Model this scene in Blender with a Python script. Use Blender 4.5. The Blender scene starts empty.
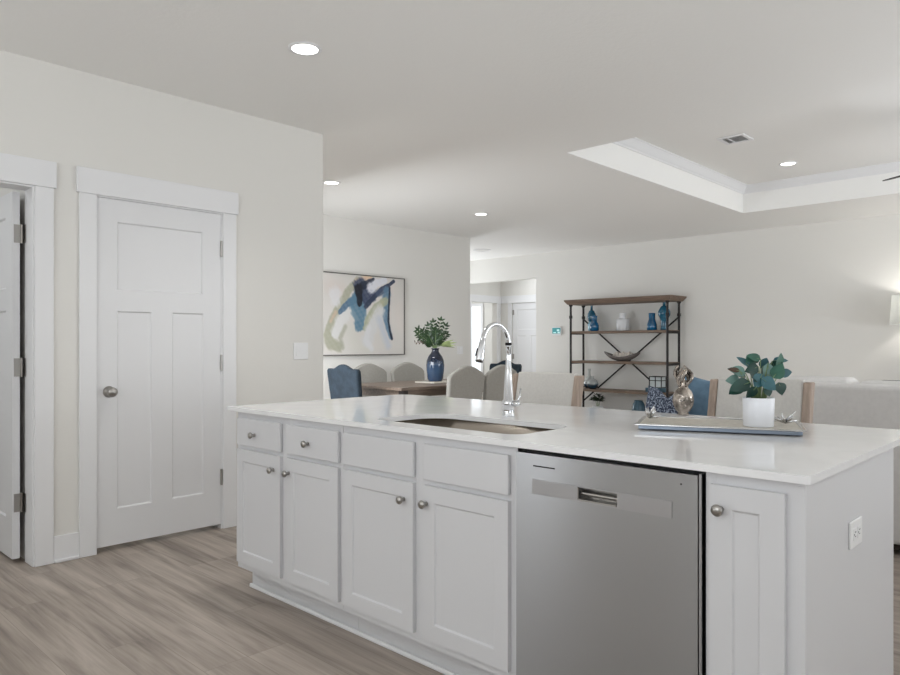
import bpy, bmesh, math, random
from mathutils import Vector, Matrix
import numpy as np
random.seed(7)
R = math.radians
PI = math.pi
scene = bpy.context.scene
COL = scene.collection

# ------------------------------------------------------------------ camera
cd = bpy.data.cameras.new('camera'); cam = bpy.data.objects.new('camera', cd); COL.objects.link(cam)
cam.location = (0, 0, 1.2); cam.rotation_euler = (R(90), 0, R(43.757))
cd.sensor_width = 36; cd.lens = 706 / 900 * 36; cd.shift_y = 7 / 900
cd.clip_start = 0.05; cd.clip_end = 100
scene.camera = cam

# ------------------------------------------------------------------ world, added fill lights, exposure
world = bpy.data.worlds.new('world'); scene.world = world; world.use_nodes = True
bg = world.node_tree.nodes['Background']
bg.inputs[0].default_value = (0.92, 0.96, 1.0, 1); bg.inputs[1].default_value = 1.2
scene.view_settings.view_transform = 'Standard'; scene.view_settings.look = 'None'
scene.view_settings.exposure = 0.08; scene.view_settings.gamma = 1.0

def area_light(name, loc, direction, sx, sy, power, col=(1, 0.985, 0.96)):
    l = bpy.data.lights.new(name, 'AREA'); l.shape = 'RECTANGLE'; l.size = sx; l.size_y = sy
    l.energy = power; l.color = col
    o = bpy.data.objects.new(name, l); COL.objects.link(o); o.location = loc
    o.rotation_euler = Vector(direction).to_track_quat('-Z', 'Y').to_euler()
    return o
# unseen area lights added to fill the room; steep upward tilts brighten the ceiling
LC = (0.925, 0.97, 1.02)
area_light('kitchen_back_fill', (-0.9, -2.72, 1.55), (0, 1, 2.5), 3.2, 1.5, 84, LC)  # added out of view behind the camera, tilted up to fill the ceiling
area_light('kitchen_side_fill', (-4.2, -2.0, 1.3), (1, 0, 0.3), 0.9, 1.7, 25, LC)  # added for the bright band on the dishwasher steel; the wall is solid here
area_light('living_right_fill', (2.52, 6.4, 1.3), (-1, 0, 2.5), 3.8, 2.2, 150, LC)  # added unseen fill on the living side, aimed up to brighten the ceiling
area_light('kitchen_right_fill', (2.52, 0.9, 1.5), (-1, 0, 2.5), 2.4, 1.6, 28, LC)  # weaker added fill on the right, also aimed up at the ceiling
area_light('dining_fill', (-5.6, 3.2, 1.2), (0, 1, -0.5), 1.7, 1.1, 60, LC)  # added dining fill, aimed down so the near ceiling stays even
area_light('corridor_fill', (-9.5, 8.6, 1.5), (1, 0, 0.3), 1.2, 1.6, 70, LC)  # added fill at the unseen corridor end, to lift the far wall
area_light('daylight_bedroom_window', (-11.9, 10.6, 1.5), (1, 0, 0.3), 1.6, 1.6, 36, LC)
area_light('utility_room_fill', (-5.6, 0.0, 2.7), (0, 0, -1), 0.5, 0.5, 14, LC)  # added to brighten the open door's face; no fixture modelled
area_light('hall_fill', (-8.1, 10.4, 2.7), (0, 0, -1), 0.6, 0.6, 7, LC)  # added fill for the dim hall; no fixture modelled

# ------------------------------------------------------------------ materials
def lin(c):
    return tuple(((v / 255) / 12.92 if v / 255 <= 0.04045 else ((v / 255 + 0.055) / 1.055) ** 2.4) for v in c)
def mat(name, rgb, rough=0.5, metal=0.0, bump=0.0, bscale=60, var=0.0, vscale=8, stretch=None, **kw):
    m = bpy.data.materials.new(name); m.use_nodes = True
    nt = m.node_tree; p = nt.nodes['Principled BSDF']
    c = lin(rgb) + (1,)
    p.inputs['Base Color'].default_value = c
    p.inputs['Roughness'].default_value = rough; p.inputs['Metallic'].default_value = metal
    for k, v in kw.items(): p.inputs[k.replace('_', ' ')].default_value = v
    tc = nt.nodes.new('ShaderNodeTexCoord')
    src = tc.outputs['Object']
    if stretch:
        mp = nt.nodes.new('ShaderNodeMapping'); mp.inputs['Scale'].default_value = stretch
        nt.links.new(src, mp.inputs[0]); src = mp.outputs[0]
    if var:
        n = nt.nodes.new('ShaderNodeTexNoise'); n.inputs['Scale'].default_value = vscale; n.inputs['Detail'].default_value = 5
        r = nt.nodes.new('ShaderNodeValToRGB')
        r.color_ramp.elements[0].position = 0.3; r.color_ramp.elements[1].position = 0.7
        r.color_ramp.elements[0].color = tuple(max(0, x * (1 - var)) for x in c[:3]) + (1,)
        r.color_ramp.elements[1].color = tuple(min(1, x * (1 + var)) for x in c[:3]) + (1,)
        nt.links.new(src, n.inputs['Vector']); nt.links.new(n.outputs['Fac'], r.inputs[0]); nt.links.new(r.outputs[0], p.inputs['Base Color'])
    if bump:
        n2 = nt.nodes.new('ShaderNodeTexNoise'); n2.inputs['Scale'].default_value = bscale; n2.inputs['Detail'].default_value = 3
        b = nt.nodes.new('ShaderNodeBump'); b.inputs['Strength'].default_value = bump; b.inputs['Distance'].default_value = 0.01
        nt.links.new(src, n2.inputs['Vector']); nt.links.new(n2.outputs['Fac'], b.inputs['Height']); nt.links.new(b.outputs[0], p.inputs['Normal'])
    return m

M = {}
M['wall'] = mat('wall_paint', (231, 229, 224), 0.75, bump=0.06, bscale=90)
M['ceiling'] = mat('ceiling_paint', (247, 246, 243), 0.85, bump=0.12, bscale=45)
M['trim'] = mat('trim_paint', (236, 236, 237), 0.42)
M['door'] = mat('door_paint', (231, 231, 232), 0.4)
M['cabinet'] = mat('cabinet_paint', (216, 216, 218), 0.38)
M['nickel'] = mat('satin_nickel', (170, 167, 163), 0.28, 1.0)
M['chrome'] = mat('polished_chrome', (222, 224, 227), 0.06, 1.0)
M['mercury'] = mat('mercury_glass', (158, 150, 142), 0.08, 1.0, bump=1.0, bscale=30, var=0.85, vscale=26)  # dark mottling in the colour stands in for dark reflections
M['tray_base'] = mat('tray_base_metal', (128, 138, 152), 0.35, 0.9)
M['silver'] = mat('silver_metal', (205, 205, 205), 0.16, 1.0)
M['steel_sink'] = mat('brushed_sink_steel', (176, 168, 158), 0.24, 1.0)
M['black'] = mat('black_gap', (14, 14, 15), 0.6)
M['iron'] = mat('dark_iron', (45, 42, 42), 0.5, 0.6)
M['plastic'] = mat('white_plastic', (238, 238, 238), 0.35)
M['oak'] = mat('washed_oak', (170, 152, 138), 0.6, var=0.2, vscale=6, stretch=(12, 12, 1))
M['shelf_wood'] = mat('shelf_wood', (122, 103, 88), 0.6, var=0.3, vscale=5, stretch=(1, 10, 10))
M['table_wood'] = mat('table_wood', (120, 105, 93), 0.42, var=0.25, vscale=5, stretch=(10, 1, 10))
M['dark_wood'] = mat('dark_wood', (46, 37, 33), 0.5, var=0.25, vscale=6, stretch=(8, 8, 1))
M['beige_fabric'] = mat('beige_fabric', (160, 157, 150), 0.95, bump=0.25, bscale=500, var=0.06, vscale=60)
M['stool_fabric'] = mat('stool_fabric', (214, 211, 206), 0.95, bump=0.25, bscale=500, var=0.04, vscale=80)
M['sofa_fabric'] = mat('sofa_fabric', (222, 220, 218), 0.95, bump=0.2, bscale=400, var=0.03, vscale=40)
M['blue_fabric'] = mat('blue_fabric', (31, 43, 53), 0.95, bump=0.3, bscale=300, var=0.3, vscale=14)
M['denim'] = mat('denim_fabric', (100, 128, 150), 0.9, bump=0.3, bscale=400, var=0.16, vscale=18)
M['navy_pattern'] = mat('navy_pattern_fabric', (62, 74, 98), 0.9, bump=0.3, bscale=300, var=0.95, vscale=60)
M['grey_fabric'] = mat('grey_fabric', (150, 148, 146), 0.95)
M['canvas_edge'] = mat('canvas_edge', (200, 196, 190), 0.8)
M['duct'] = mat('vent_duct_grey', (150, 149, 147), 0.6)
M['frame_grey'] = mat('frame_grey', (96, 92, 88), 0.5)
M['pot_white'] = mat('pot_glaze', (236, 238, 243), 0.3)
M['ceramic'] = mat('white_ceramic', (225, 226, 228), 0.35)
M['soil'] = mat('soil', (52, 42, 35), 0.95, bump=0.6, bscale=80)
M['leaf_teal'] = mat('leaf_teal_green', (52, 98, 82), 0.4, var=0.4, vscale=9)
M['leaf_dark'] = mat('leaf_dark_green', (30, 66, 58), 0.35, var=0.4, vscale=12)
M['leaf_blue'] = mat('leaf_blue_green', (48, 96, 104), 0.38, var=0.35, vscale=12)
M['leaf_pale'] = mat('leaf_pale_green', (112, 146, 138), 0.42, var=0.25, vscale=9)
M['leaf_green'] = mat('leaf_fern_green', (36, 62, 30), 0.45, var=0.5, vscale=14)
M['leaf_light'] = mat('leaf_light_green', (150, 166, 110), 0.5, var=0.2, vscale=14)
M['stem'] = mat('stem_green', (128, 150, 104), 0.5)
M['twig'] = mat('brown_twig', (84, 66, 54), 0.7)
M['teal_glass'] = mat('teal_glass', (16, 92, 134), 0.08, var=0.3, vscale=9, Coat_Weight=0.6)
M['deep_teal'] = mat('deep_teal_glaze', (34, 96, 122), 0.22, var=0.3, vscale=22, Coat_Weight=0.4)
M['pale_blue'] = mat('pale_blue_glass', (150, 188, 206), 0.12)
M['slate_vase'] = mat('slate_vase_glaze', (58, 88, 104), 0.3, var=0.2, vscale=15)
M['drift'] = mat('driftwood_white', (222, 214, 204), 0.7, var=0.15, vscale=20)
M['bowl'] = mat('grey_bowl', (104, 98, 94), 0.45, var=0.3, vscale=10)
M['runner'] = mat('cream_runner', (226, 220, 208), 0.9, bump=0.2, bscale=200)
M['linen_tray'] = mat('shell_inlay', (196, 190, 178), 0.35, var=0.16, vscale=60)
M['detector'] = mat('detector_plastic', (232, 230, 226), 0.5)

def emis(name, rgb, s):
    m = mat(name, rgb, 0.5); p = m.node_tree.nodes['Principled BSDF']
    p.inputs['Emission Color'].default_value = lin(rgb) + (1,); p.inputs['Emission Strength'].default_value = s
    return m
M['lens'] = emis('lamp_lens', (255, 252, 246), 5.0)
M['screen'] = emis('teal_screen', (70, 160, 165), 0.15)
M['screen_light'] = emis('screen_marks', (190, 228, 228), 0.5)
M['daylit_pane'] = emis('daylit_pane', (236, 242, 248), 0.7)
M['bulb'] = emis('lamp_bulb', (255, 240, 215), 6.0)

def shade_mat():
    m = bpy.data.materials.new('lamp_shade_linen'); m.use_nodes = True; nt = m.node_tree
    out = nt.nodes['Material Output']; nt.nodes.remove(nt.nodes['Principled BSDF'])
    d = nt.nodes.new('ShaderNodeBsdfDiffuse'); t = nt.nodes.new('ShaderNodeBsdfTranslucent'); x = nt.nodes.new('ShaderNodeMixShader')
    d.inputs[0].default_value = (0.78, 0.78, 0.76, 1); t.inputs[0].default_value = (0.72, 0.73, 0.71, 1); x.inputs[0].default_value = 0.4
    nt.links.new(d.outputs[0], x.inputs[1]); nt.links.new(t.outputs[0], x.inputs[2]); nt.links.new(x.outputs[0], out.inputs[0])
    return m
M['shade'] = shade_mat()

def speckle_mat():
    m = mat('navy_speckle_fabric', (40, 50, 74), 0.9); nt = m.node_tree; N = nt.nodes; L = nt.links
    tc = N.new('ShaderNodeTexCoord'); v = N.new('ShaderNodeTexNoise'); v.inputs['Scale'].default_value = 85; v.inputs['Detail'].default_value = 2
    r = N.new('ShaderNodeValToRGB'); e = r.color_ramp.elements
    e[0].position = 0.46; e[0].color = lin((38, 48, 70)) + (1,); e[1].position = 0.66; e[1].color = lin((170, 182, 200)) + (1,)
    L.new(tc.outputs['Object'], v.inputs['Vector']); L.new(v.outputs['Fac'], r.inputs[0]); L.new(r.outputs[0], N['Principled BSDF'].inputs['Base Color'])
    return m
M['navy_pattern'] = speckle_mat()
M['glass'] = mat('frosted_pane', (205, 214, 216), 0.25, Coat_Weight=0.5)

def floor_mat():
    m = bpy.data.materials.new('plank_floor'); m.use_nodes = True; nt = m.node_tree; N = nt.nodes; L = nt.links
    p = N['Principled BSDF']; tc = N.new('ShaderNodeTexCoord')
    br = N.new('ShaderNodeTexBrick'); br.inputs['Scale'].default_value = 1.0
    br.inputs['Brick Width'].default_value = 1.22; br.inputs['Row Height'].default_value = 0.178
    br.inputs['Mortar Size'].default_value = 0.0012; br.inputs['Mortar Smooth'].default_value = 0.3
    br.offset = 0.37; br.offset_frequency = 3
    br.inputs['Color1'].default_value = (0, 0, 0, 1); br.inputs['Color2'].default_value = (1, 1, 1, 1)
    br.inputs['Mortar'].default_value = (0.5, 0.5, 0.5, 1)
    L.new(tc.outputs['Object'], br.inputs['Vector'])
    # per-plank offset for the grain
    sc = N.new('ShaderNodeVectorMath'); sc.operation = 'SCALE'; sc.inputs['Scale'].default_value = 7.3
    L.new(br.outputs['Color'], sc.inputs[0])
    ad = N.new('ShaderNodeVectorMath'); ad.operation = 'ADD'; L.new(tc.outputs['Object'], ad.inputs[0]); L.new(sc.outputs[0], ad.inputs[1])
    mp = N.new('ShaderNodeMapping'); mp.inputs['Scale'].default_value = (0.55, 8.0, 1); L.new(ad.outputs[0], mp.inputs[0])
    n1 = N.new('ShaderNodeTexNoise'); n1.inputs['Scale'].default_value = 1.5; n1.inputs['Detail'].default_value = 6; n1.inputs['Roughness'].default_value = 0.55
    n1.inputs['Distortion'].default_value = 0.6
    L.new(mp.outputs[0], n1.inputs['Vector'])
    mp2 = N.new('ShaderNodeMapping'); mp2.inputs['Scale'].default_value = (2.5, 60, 1); L.new(ad.outputs[0], mp2.inputs[0])
    n2 = N.new('ShaderNodeTexNoise'); n2.inputs['Scale'].default_value = 1.5; n2.inputs['Detail'].default_value = 4
    L.new(mp2.outputs[0], n2.inputs['Vector'])
    mp3 = N.new('ShaderNodeMapping'); mp3.inputs['Scale'].default_value = (0.8, 9.0, 1); L.new(tc.outputs['Object'], mp3.inputs[0])
    n3 = N.new('ShaderNodeTexNoise'); n3.inputs['Scale'].default_value = 1.5; n3.inputs['Detail'].default_value = 5; n3.inputs['Distortion'].default_value = 1.0
    L.new(mp3.outputs[0], n3.inputs['Vector'])
    g = N.new('ShaderNodeMix'); g.data_type = 'FLOAT'; g.inputs[0].default_value = 0.6
    L.new(n1.outputs['Fac'], g.inputs[2]); L.new(n3.outputs['Fac'], g.inputs[3])
    a = N.new('ShaderNodeMix'); a.data_type = 'FLOAT'; a.inputs[0].default_value = 0.2
    L.new(g.outputs[0], a.inputs[2]); L.new(n2.outputs['Fac'], a.inputs[3])
    b = N.new('ShaderNodeMix'); b.data_type = 'FLOAT'; b.inputs[0].default_value = 0.04
    L.new(a.outputs[0], b.inputs[2]); L.new(br.outputs['Color'], b.inputs[3])
    r = N.new('ShaderNodeValToRGB'); e = r.color_ramp.elements
    e[0].position = 0.34; e[0].color = lin((108, 97, 88)) + (1,)
    e[1].position = 0.64; e[1].color = lin((188, 176, 165)) + (1,)
    k = e.new(0.5); k.color = lin((161, 149, 138)) + (1,)
    L.new(b.outputs[0], r.inputs[0])
    mx = N.new('ShaderNodeMix'); mx.data_type = 'RGBA'; L.new(br.outputs['Fac'], mx.inputs[0]); L.new(r.outputs[0], mx.inputs[6]); mx.inputs[7].default_value = lin((134, 123, 114)) + (1,)
    L.new(mx.outputs[2], p.inputs['Base Color'])
    p.inputs['Roughness'].default_value = 0.42
    bu = N.new('ShaderNodeBump'); bu.inputs['Strength'].default_value = 0.08; bu.inputs['Distance'].default_value = 0.003
    L.new(n2.outputs['Fac'], bu.inputs['Height']); L.new(bu.outputs[0], p.inputs['Normal'])
    return m
M['floor'] = floor_mat()

def steel_mat():
    m = bpy.data.materials.new('brushed_stainless'); m.use_nodes = True; nt = m.node_tree; N = nt.nodes; L = nt.links
    p = N['Principled BSDF']; p.inputs['Metallic'].default_value = 1.0; p.inputs['Roughness'].default_value = 0.31
    p.inputs['Base Color'].default_value = lin((170, 171, 173)) + (1,)
    p.inputs['Anisotropic'].default_value = 0.9; p.inputs['Anisotropic Rotation'].default_value = 0.25
    tg = N.new('ShaderNodeTangent'); tg.direction_type = 'RADIAL'; tg.axis = 'Z'; L.new(tg.outputs[0], p.inputs['Tangent'])
    tc = N.new('ShaderNodeTexCoord'); mp = N.new('ShaderNodeMapping'); mp.inputs['Scale'].default_value = (3, 3, 420); L.new(tc.outputs['Object'], mp.inputs[0])
    n = N.new('ShaderNodeTexNoise'); n.inputs['Scale'].default_value = 2; L.new(mp.outputs[0], n.inputs['Vector'])
    b = N.new('ShaderNodeBump'); b.inputs['Strength'].default_value = 0.04; b.inputs['Distance'].default_value = 0.002
    L.new(n.outputs['Fac'], b.inputs['Height']); L.new(b.outputs[0], p.inputs['Normal'])
    return m
M['steel'] = steel_mat()

def quartz_mat():
    m = bpy.data.materials.new('white_quartz'); m.use_nodes = True; nt = m.node_tree; N = nt.nodes; L = nt.links
    p = N['Principled BSDF']; p.inputs['Roughness'].default_value = 0.09; p.inputs['Specular IOR Level'].default_value = 0.6
    tc = N.new('ShaderNodeTexCoord')
    n = N.new('ShaderNodeTexNoise'); n.inputs['Scale'].default_value = 2.2; n.inputs['Detail'].default_value = 6; n.inputs['Distortion'].default_value = 1.2
    L.new(tc.outputs['Object'], n.inputs['Vector'])
    r = N.new('ShaderNodeValToRGB'); e = r.color_ramp.elements
    e[0].position = 0.40; e[0].color = lin((243, 243, 244)) + (1,); e[1].position = 0.6; e[1].color = lin((244, 244, 244)) + (1,)
    k = e.new(0.5); k.color = lin((239, 239, 240)) + (1,)
    L.new(n.outputs['Fac'], r.inputs[0]); L.new(r.outputs[0], p.inputs['Base Color'])
    return m
M['quartz'] = quartz_mat()

def gradient_z(name, stops, z0, z1, rough, vscale=30, ribs=False):
    """glaze whose colour changes up the pot (dipped glaze)"""
    m = bpy.data.materials.new(name); m.use_nodes = True; nt = m.node_tree; N = nt.nodes; L = nt.links
    p = N['Principled BSDF']; p.inputs['Roughness'].default_value = rough
    tc = N.new('ShaderNodeTexCoord'); s = N.new('ShaderNodeSeparateXYZ'); L.new(tc.outputs['Object'], s.inputs[0])
    mr = N.new('ShaderNodeMapRange'); mr.inputs[1].default_value = z0; mr.inputs[2].default_value = z1; L.new(s.outputs['Z'], mr.inputs[0])
    n = N.new('ShaderNodeTexNoise'); n.inputs['Scale'].default_value = vscale; L.new(tc.outputs['Object'], n.inputs['Vector'])
    a = N.new('ShaderNodeMath'); a.operation = 'MULTIPLY_ADD'; a.inputs[1].default_value = 0.14; L.new(n.outputs['Fac'], a.inputs[0]); L.new(mr.outputs[0], a.inputs[2])
    sb = N.new('ShaderNodeMath'); sb.operation = 'SUBTRACT'; sb.inputs[1].default_value = 0.07; L.new(a.outputs[0], sb.inputs[0])
    r = N.new('ShaderNodeValToRGB'); e = r.color_ramp.elements
    e[0].position = stops[0][0]; e[0].color = lin(stops[0][1]) + (1,)
    e[1].position = stops[-1][0]; e[1].color = lin(stops[-1][1]) + (1,)
    for q, c in stops[1:-1]:
        k = e.new(q); k.color = lin(c) + (1,)
    L.new(sb.outputs[0], r.inputs[0]); L.new(r.outputs[0], p.inputs['Base Color'])
    p.inputs['Coat Weight'].default_value = 0.5
    return m
M['vase_blue'] = gradient_z('blue_glaze', [(0.0, (40, 62, 92)), (0.3, (58, 84, 114)), (0.52, (44, 66, 94)), (0.66, (24, 32, 50)), (1.0, (28, 34, 50))], 0, 0.38, 0.08)
M['ombre'] = gradient_z('grey_teal_glaze', [(0.0, (16, 36, 50)), (0.30, (30, 58, 74)), (0.44, (160, 166, 166)), (1.0, (196, 198, 194))], 0, 0.2, 0.25)

# ------------------------------------------------------------------ mesh helpers
def link_mesh(name, me, m, parent=None, smooth=False):
    o = bpy.data.objects.new(name, me); COL.objects.link(o)
    for mm in (m if isinstance(m, (list, tuple)) else [m]): me.materials.append(mm)
    if parent: o.parent = parent
    if smooth:
        for pl in me.polygons: pl.use_smooth = True
    return o
def build(name, bm, m, parent=None, smooth=False, bevel=0.0, loc=None, rot=None, seg=2, sub=0, recalc=True):
    if recalc: bmesh.ops.recalc_face_normals(bm, faces=bm.faces)
    me = bpy.data.meshes.new(name); bm.to_mesh(me); bm.free()
    o = link_mesh(name, me, m, parent, smooth)
    if loc: o.location = loc
    if rot: o.rotation_euler = rot
    if bevel:
        b = o.modifiers.new('bevel', 'BEVEL'); b.width = bevel; b.segments = seg; b.limit_method = 'ANGLE'; b.angle_limit = R(40)
    if sub:
        s = o.modifiers.new('sub', 'SUBSURF'); s.levels = sub; s.render_levels = sub
        for pl in me.polygons: pl.use_smooth = True
    return o
def box(bm, x0, x1, y0, y1, z0, z1):
    v = [bm.verts.new((x, y, z)) for z in (z0, z1) for y in (y0, y1) for x in (x0, x1)]
    for f in ((0, 1, 3, 2), (4, 6, 7, 5), (0, 4, 5, 1), (2, 3, 7, 6), (0, 2, 6, 4), (1, 5, 7, 3)):
        bm.faces.new([v[i] for i in f])
    return v
def B(*boxes):
    bm = bmesh.new()
    for b in boxes: box(bm, *b)
    return bm
def lathe(bm, prof, seg=32, c=(0, 0), cap0=True, cap1=True):
    rings = []
    for r, z in prof:
        rings.append([bm.verts.new((c[0] + r * math.cos(2 * PI * i / seg), c[1] + r * math.sin(2 * PI * i / seg), z)) for i in range(seg)])
    for a, b in zip(rings, rings[1:]):
        for i in range(seg):
            j = (i + 1) % seg
            bm.faces.new((a[i], a[j], b[j], b[i]))
    if cap0: bm.faces.new(rings[0][::-1])
    if cap1: bm.faces.new(rings[-1])
    return bm
def LA(prof, seg=32, **k): return lathe(bmesh.new(), prof, seg, **k)
def tube(bm, pts, rad, seg=12, cap=True):
    pts = [Vector(p) for p in pts]; n = len(pts)
    rads = rad if isinstance(rad, (list, tuple)) else [rad] * n
    rings = []; up = None
    for i, p in enumerate(pts):
        t = (pts[min(i + 1, n - 1)] - pts[max(i - 1, 0)]).normalized()
        if up is None: up = Vector((0, 0, 1)) if abs(t.z) < 0.9 else Vector((1, 0, 0))
        s = t.cross(up).normalized(); up = s.cross(t).normalized()
        rings.append([bm.verts.new(p + (s * math.cos(2 * PI * k / seg) + up * math.sin(2 * PI * k / seg)) * rads[i]) for k in range(seg)])
    for a, b in zip(rings, rings[1:]):
        for k in range(seg):
            j = (k + 1) % seg; bm.faces.new((a[k], a[j], b[j], b[k]))
    if cap: bm.faces.new(rings[0][::-1]); bm.faces.new(rings[-1])
    return bm
def T(pts, rad, seg=12): return tube(bmesh.new(), pts, rad, seg)
def prism(bm, poly, axis, a0, a1):
    """poly of 2-D points extruded along axis (0,1,2)"""
    def P(p, a):
        q = list(p); q.insert(axis, a); return q
    A = [bm.verts.new(P(p, a0)) for p in poly]; Bv = [bm.verts.new(P(p, a1)) for p in poly]
    n = len(poly)
    for i in range(n):
        j = (i + 1) % n; bm.faces.new((A[i], A[j], Bv[j], Bv[i]))
    bm.faces.new(A[::-1]); bm.faces.new(Bv)
    return bm
def rrect(x0, x1, y0, y1, r, seg=8):
    rr = r if isinstance(r, (list, tuple)) else [r] * 4
    out = []
    for (cx, cy, a0, q) in ((x1 - rr[0], y1 - rr[0], 0, rr[0]), (x0 + rr[1], y1 - rr[1], 90, rr[1]), (x0 + rr[2], y0 + rr[2], 180, rr[2]), (x1 - rr[3], y0 + rr[3], 270, rr[3])):
        for i in range(seg + 1):
            a = R(a0 + 90 * i / seg); out.append((cx + q * math.cos(a), cy + q * math.sin(a)))
    return out
def paneled(bm, w, h, t, panels, rec, slope):
    """door slab, local x 0..w, z 0..h, front y=0, back y=t, recessed panels on both faces"""
    xs = sorted({0, w} | {p[0] for p in panels} | {p[1] for p in panels}); zs = sorted({0, h} | {p[2] for p in panels} | {p[3] for p in panels})
    for (y, d) in ((0, rec), (t, -rec)):
        V = {}
        def v(x, yy, z):
            k = (round(x, 5), round(yy, 5), round(z, 5))
            if k not in V: V[k] = bm.verts.new((x, yy, z))
            return V[k]
        for i in range(len(xs) - 1):
            for j in range(len(zs) - 1):
                cx, cz = (xs[i] + xs[i + 1]) / 2, (zs[j] + zs[j + 1]) / 2
                if any(p[0] < cx < p[1] and p[2] < cz < p[3] for p in panels): continue
                bm.faces.new((v(xs[i], y, zs[j]), v(xs[i + 1], y, zs[j]), v(xs[i + 1], y, zs[j + 1]), v(xs[i], y, zs[j + 1])))
        for p in panels:
            o = [(p[0], p[2]), (p[1], p[2]), (p[1], p[3]), (p[0], p[3])]
            n_ = [(p[0] + slope, p[2] + slope), (p[1] - slope, p[2] + slope), (p[1] - slope, p[3] - slope), (p[0] + slope, p[3] - slope)]
            for k in range(4):
                l = (k + 1) % 4
                bm.faces.new((v(o[k][0], y, o[k][1]), v(o[l][0], y, o[l][1]), v(n_[l][0], y + d, n_[l][1]), v(n_[k][0], y + d, n_[k][1])))
            bm.faces.new([v(q[0], y + d, q[1]) for q in n_])
    # edges
    for q in (((0, 0), (w, 0)), ((w, 0), (w, h)), ((w, h), (0, h)), ((0, h), (0, 0))):
        a, b = q
        bm.faces.new([bm.verts.new((a[0], 0, a[1])), bm.verts.new((b[0], 0, b[1])), bm.verts.new((b[0], t, b[1])), bm.verts.new((a[0], t, a[1]))])
    bmesh.ops.remove_doubles(bm, verts=bm.verts, dist=1e-5)
    return bm
def tag(o, label, cat, group=None, kind=None):
    o['label'] = label; o['category'] = cat
    if group: o['group'] = group
    if kind: o['kind'] = kind
    return o
def thing(name, label, cat, loc=(0, 0, 0), rotz=0, group=None):
    o = bpy.data.objects.new(name, None); COL.objects.link(o); o.empty_display_size = 0.1
    o.location = loc; o.rotation_euler = (0, 0, rotz)
    return tag(o, label, cat, group)
def struct(o):
    o['kind'] = 'structure'; return o
def copy_tree(o, parent=None):
    c = o.copy(); COL.objects.link(c)
    if parent: c.parent = parent
    for ch in list(o.children): copy_tree(ch, c)
    return c
def dup(o, label, loc, rotz=0, group=None):
    c = copy_tree(o); c.location = loc; c.rotation_euler = (0, 0, rotz); c['label'] = label
    if group: c['group'] = group
    return c

# ------------------------------------------------------------------ the setting
H = 2.743; HT = 3.05
XL, XR, YB, YF, XD = -4.26, 2.6, -2.8, 9.68, -6.88
struct(build('floor', B((-12.4, 2.9, -3.1, 12.6, -0.1, 0)), M['floor']))
TX0, TX1, TY0, TY1 = -3.25, 1.5, 4.755, 8.37
struct(build('ceiling', B((-12.4, TX0, -3.1, 12.6, H, 3.2), (TX1, 2.9, -3.1, 12.6, H, 3.2), (TX0, TX1, -3.1, TY0, H, 3.2), (TX0, TX1, TY1, 12.6, H, 3.2),
                          (TX0, TX1, TY0, TY1, HT, 3.2)), M['ceiling']))
# crown moulding running round the raised tray
def crown(i, axis, a0, a1, base, sgn):
    c = 0.085
    prof = [(0, 0), (0, -c), (0.012, -c), (0.018, -c + 0.012), (0.03, -c + 0.02), (0.055, -0.035), (0.068, -0.02), (0.075, -0.012), (c, -0.01), (c, 0)]
    poly = [(base + sgn * p[0], HT + p[1]) for p in prof]
    return struct(build('trim_%d' % i, prism(bmesh.new(), poly, axis, a0, a1), M['trim']))
crown(1, 1, TY0, TY1, TX0, 1); crown(2, 1, TY0, TY1, TX1, -1); crown(3, 0, TX0, TX1, TY0, 1); crown(4, 0, TX0, TX1, TY1, -1)

# left kitchen wall, with its two doorways
T0 = 0.13
D1a, D1b, D2a, D2b = 0.40, 1.205, 1.503, 2.304
DH = 2.062
wl = B((XL - T0, XL, YB, D1a, 0, H), (XL - T0, XL, D1b, D2a, 0, H), (XL - T0, XL, D1a, D1b, DH, H), (XL - T0, XL, D2a, D2b, DH, H))
prism(wl, [(XL - T0, D2b), (XL, D2b)] + [(XL - 0.02 + 0.02 * math.cos(R(a)), 3.092 + 0.02 * math.sin(R(a))) for a in range(0, 91, 15)] + [(XL - T0, 3.112)], 2, 0, H)
struct(build('wall_left', wl, M['wall']))
struct(build('wall_dining_near', B((XD - 0.13, -6.5, 2.965, 3.095, 0, H), (-4.7, XL - T0, 2.965, 3.095, 0, H), (-6.5, -4.7, 2.965, 3.095, 0, 0.65), (-6.5, -4.7, 2.965, 3.095, 2.35, H)), M['wall']))
wd = bmesh.new()
prism(wd, [(XD - 0.13, 3.095), (XD, 3.095)] + [(XD - 0.02 + 0.02 * math.cos(R(a)), 7.60 + 0.02 * math.sin(R(a))) for a in range(0, 91, 15)] + [(XD - 0.13, 7.62)], 2, 0, H)
struct(build('wall_dining', wd, M['wall']))
struct(build('wall_far', B((-12.3, -9.2, YF, YF + 0.14, 0, H), (-7.245, XR, YF, YF + 0.14, 0, H), (-9.2, -7.245, YF, YF + 0.14, 2.33, H)), M['wall']))
struct(build('wall_hall_left', B((-9.34, -9.2, YF + 0.14, 10.18, 0, H), (-9.34, -9.2, 11.0, 11.1, 0, H), (-9.34, -9.2, 10.18, 11.0, 2.04, H)), M['wall']))
struct(build('wall_hall_back', B((-9.34, -8.9, 11.1, 11.24, 0, H), (-8.1, -6.9, 11.1, 11.24, 0, H), (-8.9, -8.1, 11.1, 11.24, 2.03, H)), M['wall']))
struct(build('wall_hall_right', B((-7.1, -6.96, YF + 0.14, 11.1, 0, H)), M['wall']))
struct(build('wall_bedroom', B((-12.2, -12.06, 9.82, 12.5, 0, H), (-12.06, -9.34, 12.3, 12.44, 0, H), (-9.34, -9.2, 11.24, 12.44, 0, H)), M['wall']))
struct(build('wall_corridor', B((-9.7, -9.56, 6.0, YF, 0, H), (-9.56, XD - 0.13, 6.0, 6.14, 0, H)), M['wall']))
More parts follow.
